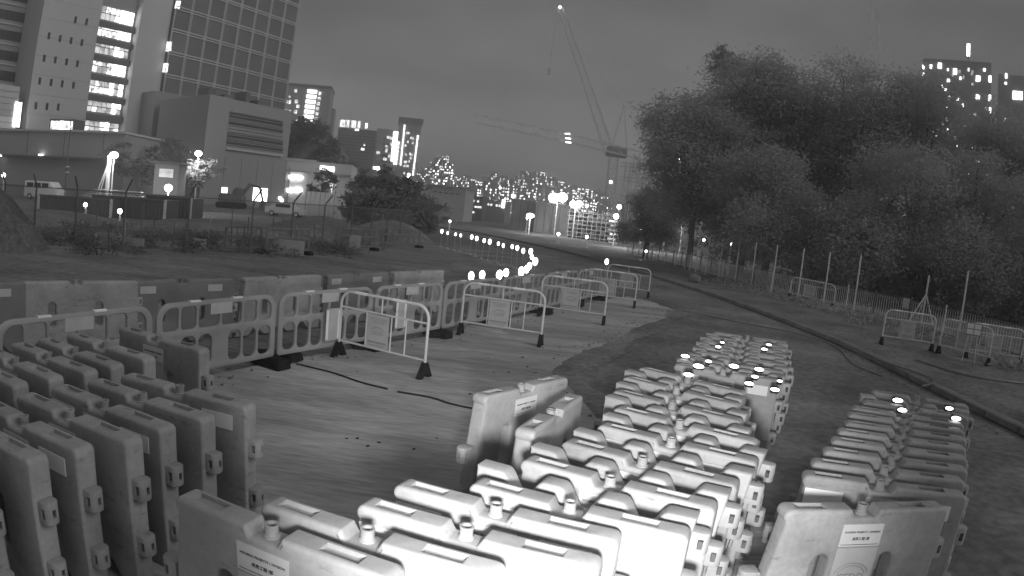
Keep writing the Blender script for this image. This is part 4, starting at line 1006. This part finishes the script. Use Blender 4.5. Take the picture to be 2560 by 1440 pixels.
# braces of the lighting mast
q = bpy.data.objects['mast_lamp']; m = MB(); hz = at(270, 388, 52).z
for dx in (-2.2, -1.7): m.path([(dx, 0, 0), (-.4, 0, hz-.2)], .06, 6)
m.path([(-.5, 0, 0), (-.5, 0, hz)], .22, 6); obj('brace', m.mesh('brace'), 'steel', q)
# glowing foliage and small trees by lamps
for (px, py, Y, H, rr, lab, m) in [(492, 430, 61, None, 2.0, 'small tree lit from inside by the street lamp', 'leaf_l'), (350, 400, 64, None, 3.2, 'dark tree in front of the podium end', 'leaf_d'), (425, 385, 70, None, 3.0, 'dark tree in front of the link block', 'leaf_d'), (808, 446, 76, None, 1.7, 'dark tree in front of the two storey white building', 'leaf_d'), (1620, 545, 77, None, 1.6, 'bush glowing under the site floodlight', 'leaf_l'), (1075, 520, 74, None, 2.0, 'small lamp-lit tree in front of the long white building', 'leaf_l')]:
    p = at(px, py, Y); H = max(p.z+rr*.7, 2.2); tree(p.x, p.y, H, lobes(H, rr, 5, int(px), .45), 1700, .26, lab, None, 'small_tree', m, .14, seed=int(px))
for i, (px, py, Y, rr) in enumerate([(918, 478, 66, 2.6), (950, 466, 62, 2.8), (985, 468, 66, 2.8), (1022, 486, 64, 2.5), (925, 535, 52, 2.2), (965, 540, 48, 2.2), (1012, 548, 48, 2.1), (1040, 530, 60, 2.0)]):
    p = at(px, py, Y); H = p.z+rr*.6; tree(p.x, p.y, H, lobes(H, rr, 6, 300+i, .3), 2600, .27, 'dark bushy tree in the clump between the white building and the beacon chain', 'clump of dark trees', 'bushy_tree', 'leaf_d', .16, seed=300+i)

# ================================================================== left building site
# chain-link fence with bent posts
cl = [(-24, 22.5), (-18.5, 21), (-13.75, 20.3), (-11.9, 22.7), (-10.1, 24.2), (-7.9, 32.7), (-6.6, 44)]
cp = interp(cl, 2.6)
t = thing('chain_link_fence', 'tall chain-link fence with bent-top posts across the dark dirt lot', 'fence', (cp[0].x, cp[0].y, 0))
for a, b in zip(cp, cp[1:]):
    d = (b-a).normalized(); nrm = Vector((d.y, -d.x, 0))
    build(MB().path([(a.x, a.y, 0), (a.x, a.y, 2.1), tuple(Vector((a.x, a.y, 2.55))+nrm*.28+d*.12)], [.045, .04, .035], 6), 'post', 'site', t)
    for z in (.1, 2.05): build(MB().path([(a.x, a.y, z), (b.x, b.y, z)], .016, 4), 'rail', 'steel_d', t)
    m = MB(); L = (b-a).length; st = .14; k = int((L+2)/st)
    for j in range(-14, int(L/st)):
        for sgn in (1, -1):
            s0 = j*st; s1 = s0+2.0
            c0_, c1_ = max(0, s0), min(L, s1)
            if c1_-c0_ < .1: continue
            za, zb2 = (.1+(c0_-s0), .1+(c1_-s0)) if sgn > 0 else (2.1-(c0_-s0), 2.1-(c1_-s0))
            p0 = a+d*c0_; p1 = a+d*c1_; m.path([(p0.x, p0.y, za), (p1.x, p1.y, zb2)], .006, 3, caps=False)
    tag(build(m, 'mesh', 'steel_d', t), kind='stuff')
# slabs and hoarding strips along the fence foot
for i, (x0, x1, y0, y1, Y, mm_) in enumerate([(170, 240, 577, 590, 22.5, 'plate'), (480, 515, 582, 606, 24, 'plate'), (280, 360, 586, 600, 22, 'wood'), (650, 760, 572, 610, 25, 'fence_pl'), (835, 900, 575, 612, 31, 'fence_pl'), (545, 590, 600, 612, 24, 'wood')]):
    a = at(x0, y1, Y); b = at(x1, y1, Y); hgt = max(.35, at(x0, y0, Y).z-a.z)
    tag(obj('site_board', solid('site_board', [rounded([(0, 0), ((b-a).length, 0), ((b-a).length, hgt), (0, hgt)], .03, 2)], .06, .01, 1), mm_, loc=(a.x, a.y, 0), rot=(R(-4), 0, math.atan2(b.y-a.y, b.x-a.x))), 'weathered board leaning at the foot of the chain-link fence', 'board', 'boards along the chain-link fence')
def heap(name, x, y, rx, ry, h, label, seed):
    g = random.Random(seed); m = MB().lathe([(1, -.05), (.86, .22), (.66, .55), (.42, .82), (.2, .96), (.03, 1.0)], 22).mesh(name, True)
    for v in m.vertices:
        k_ = 1+.13*math.sin(5*math.atan2(v.co.y, v.co.x)+seed)+g.uniform(-.05, .05); v.co.x *= rx*k_; v.co.y *= ry*k_; v.co.z *= h*(1+g.uniform(-.07, .07))
    return tag(obj(name, m, 'dirt_d' if seed == 1 else 'dirt', loc=(x, y, -.01)), label, 'heap')
heap('dirt_heap', -20.5, 17.2, 4.6, 4, 3.0, 'steep dark heap of earth at the near end of the chain-link fence', 1)
heap('dirt_heap', -15, 31, 6.5, 4, .85, 'low wide heap of earth behind the chain-link fence', 2)
heap('dirt_heap', -11.2, 36, 4, 3.5, 1.3, 'rounded earth heap behind the chain-link fence beside the excavator', 3)
heap('dirt_heap', -8.8, 45, 3.2, 3, 1.2, 'small earth heap behind the chain-link fence near the dark trees', 4)
heap('dirt_heap', -27, 31, 6, 4, .6, 'flat earth heap in front of the dark containers', 5)
gl = [(random.uniform(-22, -7), 0, .12, .6, .6, .22) for _ in range(90)]
gl = [(x, 20+max(0, (x+14))*1.1+random.uniform(-1.5, 9), z_, a_, b_, c_*random.uniform(.5, 2)) for x, _, z_, a_, b_, c_ in gl]
tag(obj('weeds', leaf_cloud(gl, 14000, .09, 79), 'leaf_d'), 'scrubby weeds growing over the dirt lot around the chain-link fence', 'weeds', kind='stuff')
for i in range(22):
    px = 190+i*40+random.uniform(-14, 14); py = 620-abs(px-500)*.03+random.uniform(-22, 14); q = atz(px, py, 0); hh = random.uniform(.7, 1.7)
    t = thing('stake', 'thin weathered stake standing in the dirt lot around the chain-link fence', 'stake', (q.x, q.y, -.01), 0, 'stakes in the dirt lot')
    obj('shaft', MB().path([(0, 0, 0), (random.uniform(-.05, .05), 0, hh)], .028, 6).mesh('shaft'), random.choice(['wood', 'steel_d', 'site']), t)
    if i % 3 == 0: obj('tape', MB().box((.09, 0, hh-.12), (.16, .01, .07)).mesh('tape'), 'plate', t)
# containers
for (px, py, Y, L, lab, rz) in [(95, 545, 37, 6.0, 'dark ribbed container with a pale end post nearest the earth heap', 8), (225, 540, 39, 6.0, 'dark ribbed container behind the low earth heap', 6), (360, 525, 44, 4.0, 'small dark site container below the bright bare work lamp', 4)]:
    p = at(px, py, Y); t = thing('container', lab, 'container', (p.x, p.y, 0), R(rz)); hgt = max(1.2, at(px, 488, Y).z)
    obj('body', MB().box((L/2, 1.2, hgt/2), (L, 2.4, hgt)).mesh('body'), 'site', t)
    rb = MB().box((0, 0, 0), (.1, .05, hgt-.3)).mesh('rib')
    for j in range(int(L/.3)): obj('rib', rb, 'site', t, (.2+j*.3, -.02, hgt/2))
    for x in (0, L): obj('corner_post', MB().box((x, 0, hgt/2), (.16, .16, hgt+.04)).mesh('corner_post'), 'steel', t)
    obj('top_rail', MB().box((L/2, -.01, hgt), (L, .12, .12)).mesh('top_rail'), 'steel_d', t)
# vehicles
def wheel(t, x, y, r):
    wm = MB().path([(0, -.09, 0), (0, .09, 0)], r, 16).mesh('wheel', True); o = obj('wheel', wm, 'rubber', t, (x, y, r)); obj('rim', MB().path([(0, -.1, 0), (0, .1, 0)], r*.55, 12).mesh('rim', True), 'steel', o)
def van(px, py, Y, L, label, prof, rz, nm='van', wd=1.75):
    p = at(px, py, Y); t = thing(nm, label, nm, (p.x, p.y, 0), R(rz))
    obj('body', solid('body', [rounded(prof, .08, 3)], wd, .06, 2), 'paint', t)
    return t
t = van(72, 470, 58, 4.8, 'white van parked in front of the podium', [(0, .3), (4.8, .3), (4.8, 1.1), (4.3, 1.25), (3.7, 1.95), (.1, 2.0)], 3)
for x in (.5, 1.6, 2.7): obj('window', MB().box((x+.4, -.9, 1.55), (.9, .05, .5)).mesh('window'), 'hole', t)
for x in (.9, 3.9): wheel(t, x, -.8, .33); wheel(t, x, .8, .33)
t = van(668, 518, 66, 4.4, 'pale car parked beside the lit doorway of the louvred block', [(0, .3), (4.4, .3), (4.4, .8), (3.5, .95), (2.9, 1.4), (1.2, 1.42), (.4, .95), (0, .9)], 5, 'car')
obj('window', MB().box((2.0, -.88, 1.15), (1.6, .05, .35)).mesh('window'), 'hole', t)
for x in (.8, 3.5): wheel(t, x, -.8, .3); wheel(t, x, .8, .3)
# excavator
p = at(560, 512, 78); t = thing('excavator', 'dark excavator with a bent boom silhouetted against the lit doorways', 'excavator', (p.x, p.y, 0), R(8))
obj('cab', solid('cab', [rounded([(1.2, 1.0), (2.5, 1.0), (2.5, 2.6), (1.6, 2.7), (1.2, 2.2)], .12, 3)], 1.4, .06, 1), 'site', t)
obj('body', solid('body', [rounded([(-.6, .9), (2.6, .9), (2.6, 1.7), (-.2, 1.9), (-.6, 1.5)], .15, 3)], 2.2, .08, 1), 'site', t)
for y in (-1, 1): obj('track', solid('track', [rounded([(-.8, 0), (2.8, 0), (2.8, .8), (-.8, .8)], .38, 5)], .5, .03, 1), 'rubber', t, (0, y, 0))
obj('boom', MB().path([(2.3, 0, 1.6), (3.3, 0, 3.2), (4.6, 0, 3.0)], [.24, .22, .18], 6).mesh('boom'), 'site', t)
obj('dipper', MB().path([(4.6, 0, 3.0), (5.2, 0, 1.3)], [.17, .13], 6).mesh('dipper'), 'site', t)
obj('bucket', solid('bucket', [[(4.8, .5), (5.4, .4), (5.6, 1.0), (5.1, 1.35)]], .9, .03, 1), 'site', t)
# guard kiosk with lit face
p = at(385, 470, 56); t = thing('guard_kiosk', 'small brightly lit white kiosk beside the dark trees', 'kiosk', (p.x, p.y, 0), R(6)); hgt = at(385, 408, 56).z
obj('wall', MB().box((1.2, 1, hgt/2), (2.6, 2, hgt)).mesh('wall'), 'wall_g', t); obj('lit_panel', MB().box((1.2, -.03, hgt*.8), (1.5, .06, hgt*.18)).mesh('lit_panel'), 'g_dim', t)
obj('roof', MB().box((1.2, .9, hgt+.1), (3.1, 2.6, .2)).mesh('roof'), 'wall_d', t)
# stacked bright sheets by the lighting mast
for j in range(5):
    a = at(205+j*4, 484-j*2, 44); tag(obj('metal_sheet', solid('metal_sheet', [rounded([(0, 0), (5.5-.4*j, 0), (5.5-.4*j, .06), (0, .06)], .01, 1)], 1.2, .01, 1), 'paint', loc=(a.x+.2*j, a.y, 1.0+j*.17), rot=(0, 0, R(4+j*2))), 'pale sheet in the stack lying by the lighting mast', 'sheet', 'stacked pale sheets')
for dx in (.6, 4.2):
    a = at(205, 484, 44); tag(obj('trestle', solid('trestle', [[(-.5, 0), (-.35, 0), (-.1, .9), (.1, .9), (.35, 0), (.5, 0), (.2, 1.0), (-.2, 1.0)]], .12, .01, 1), 'site', loc=(a.x+dx, a.y, 0), rot=(0, 0, R(94))), 'dark trestle carrying the stack of pale sheets', 'trestle', 'trestles under the pale sheets')
# street pole with small signs
p = at(160, 520, 40); t = thing('sign_pole', 'tall thin pole with two small round fittings in front of the podium', 'pole', (p.x, p.y, 0)); zt = at(172, 320, 40).z
obj('shaft', MB().path([(0, 0, 0), (0, 0, zt)], [.06, .035], 7).mesh('shaft', True), 'steel_d', t)
for py in (418, 432): zz = at(163, py, 40).z; obj('fitting', MB().lathe([(.05, -.12), (.2, 0), (.05, .12)], 10).mesh('fitting', True), 'plate', t, (.15, -.1, zz))


# ================================================================== added glow spots imitating reflector glare on the barriers
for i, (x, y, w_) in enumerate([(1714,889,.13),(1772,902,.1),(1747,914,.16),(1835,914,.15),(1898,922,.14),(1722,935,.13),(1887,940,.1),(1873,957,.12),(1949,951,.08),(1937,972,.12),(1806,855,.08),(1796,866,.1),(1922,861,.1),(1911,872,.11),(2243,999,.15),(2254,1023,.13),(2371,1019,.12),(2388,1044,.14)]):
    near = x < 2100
    w_ *= .8; p = atz(x, y, 1.03); t = thing('added_glare_lamp', 'small glowing clip-on lamp left on top of the far end of the long pack' if near else 'small glowing clip-on lamp left on top of the far end of the short pack', 'lamp', (p.x, p.y, .985), R(-20), 'lamps on the long pack' if near else 'lamps on the short pack')  # added glow spots in place of reflective sheet glare, no real lamps
    obj('housing', solid('housing', [rounded([(-w_/2, 0), (w_/2, 0), (w_/2*.8, .07), (-w_/2*.8, .07)], .012, 2)], .05, .006, 1), 'rubber', t)  # backing block of the added spot
    m = MB().lathe([(max(.004, w_*.5*math.cos(R(a))), w_*.2*math.sin(R(a))) for a in range(-90, 91, 30)], 12).mesh('lens', True)  # disc of the added glow spot, no real lamp lens
    m.transform(Matrix.Scale(.4, 4, (0, 1, 0))); obj('lens', m, 'g_beacon', t, (0, -.035, .045))  # glowing disc in place of a reflective sheet's glare

# ================================================================== night haze
hm = bpy.data.materials.new('haze'); hm.use_nodes = True; ht = hm.node_tree; ht.nodes.clear()
ho = ht.nodes.new('ShaderNodeOutputMaterial'); hv = ht.nodes.new('ShaderNodeVolumePrincipled')
hv.inputs['Color'].default_value = (1, 1, 1, 1); hv.inputs['Density'].default_value = .0021; hv.inputs['Anisotropy'].default_value = .2
ht.links.new(hv.outputs[0], ho.inputs['Volume'])
hz_ = MB().box((0, 970, 47), (3200, 2100, 96)).mesh('haze'); hz_.materials.append(hm)
tag(obj('haze', hz_, None), kind='stuff')
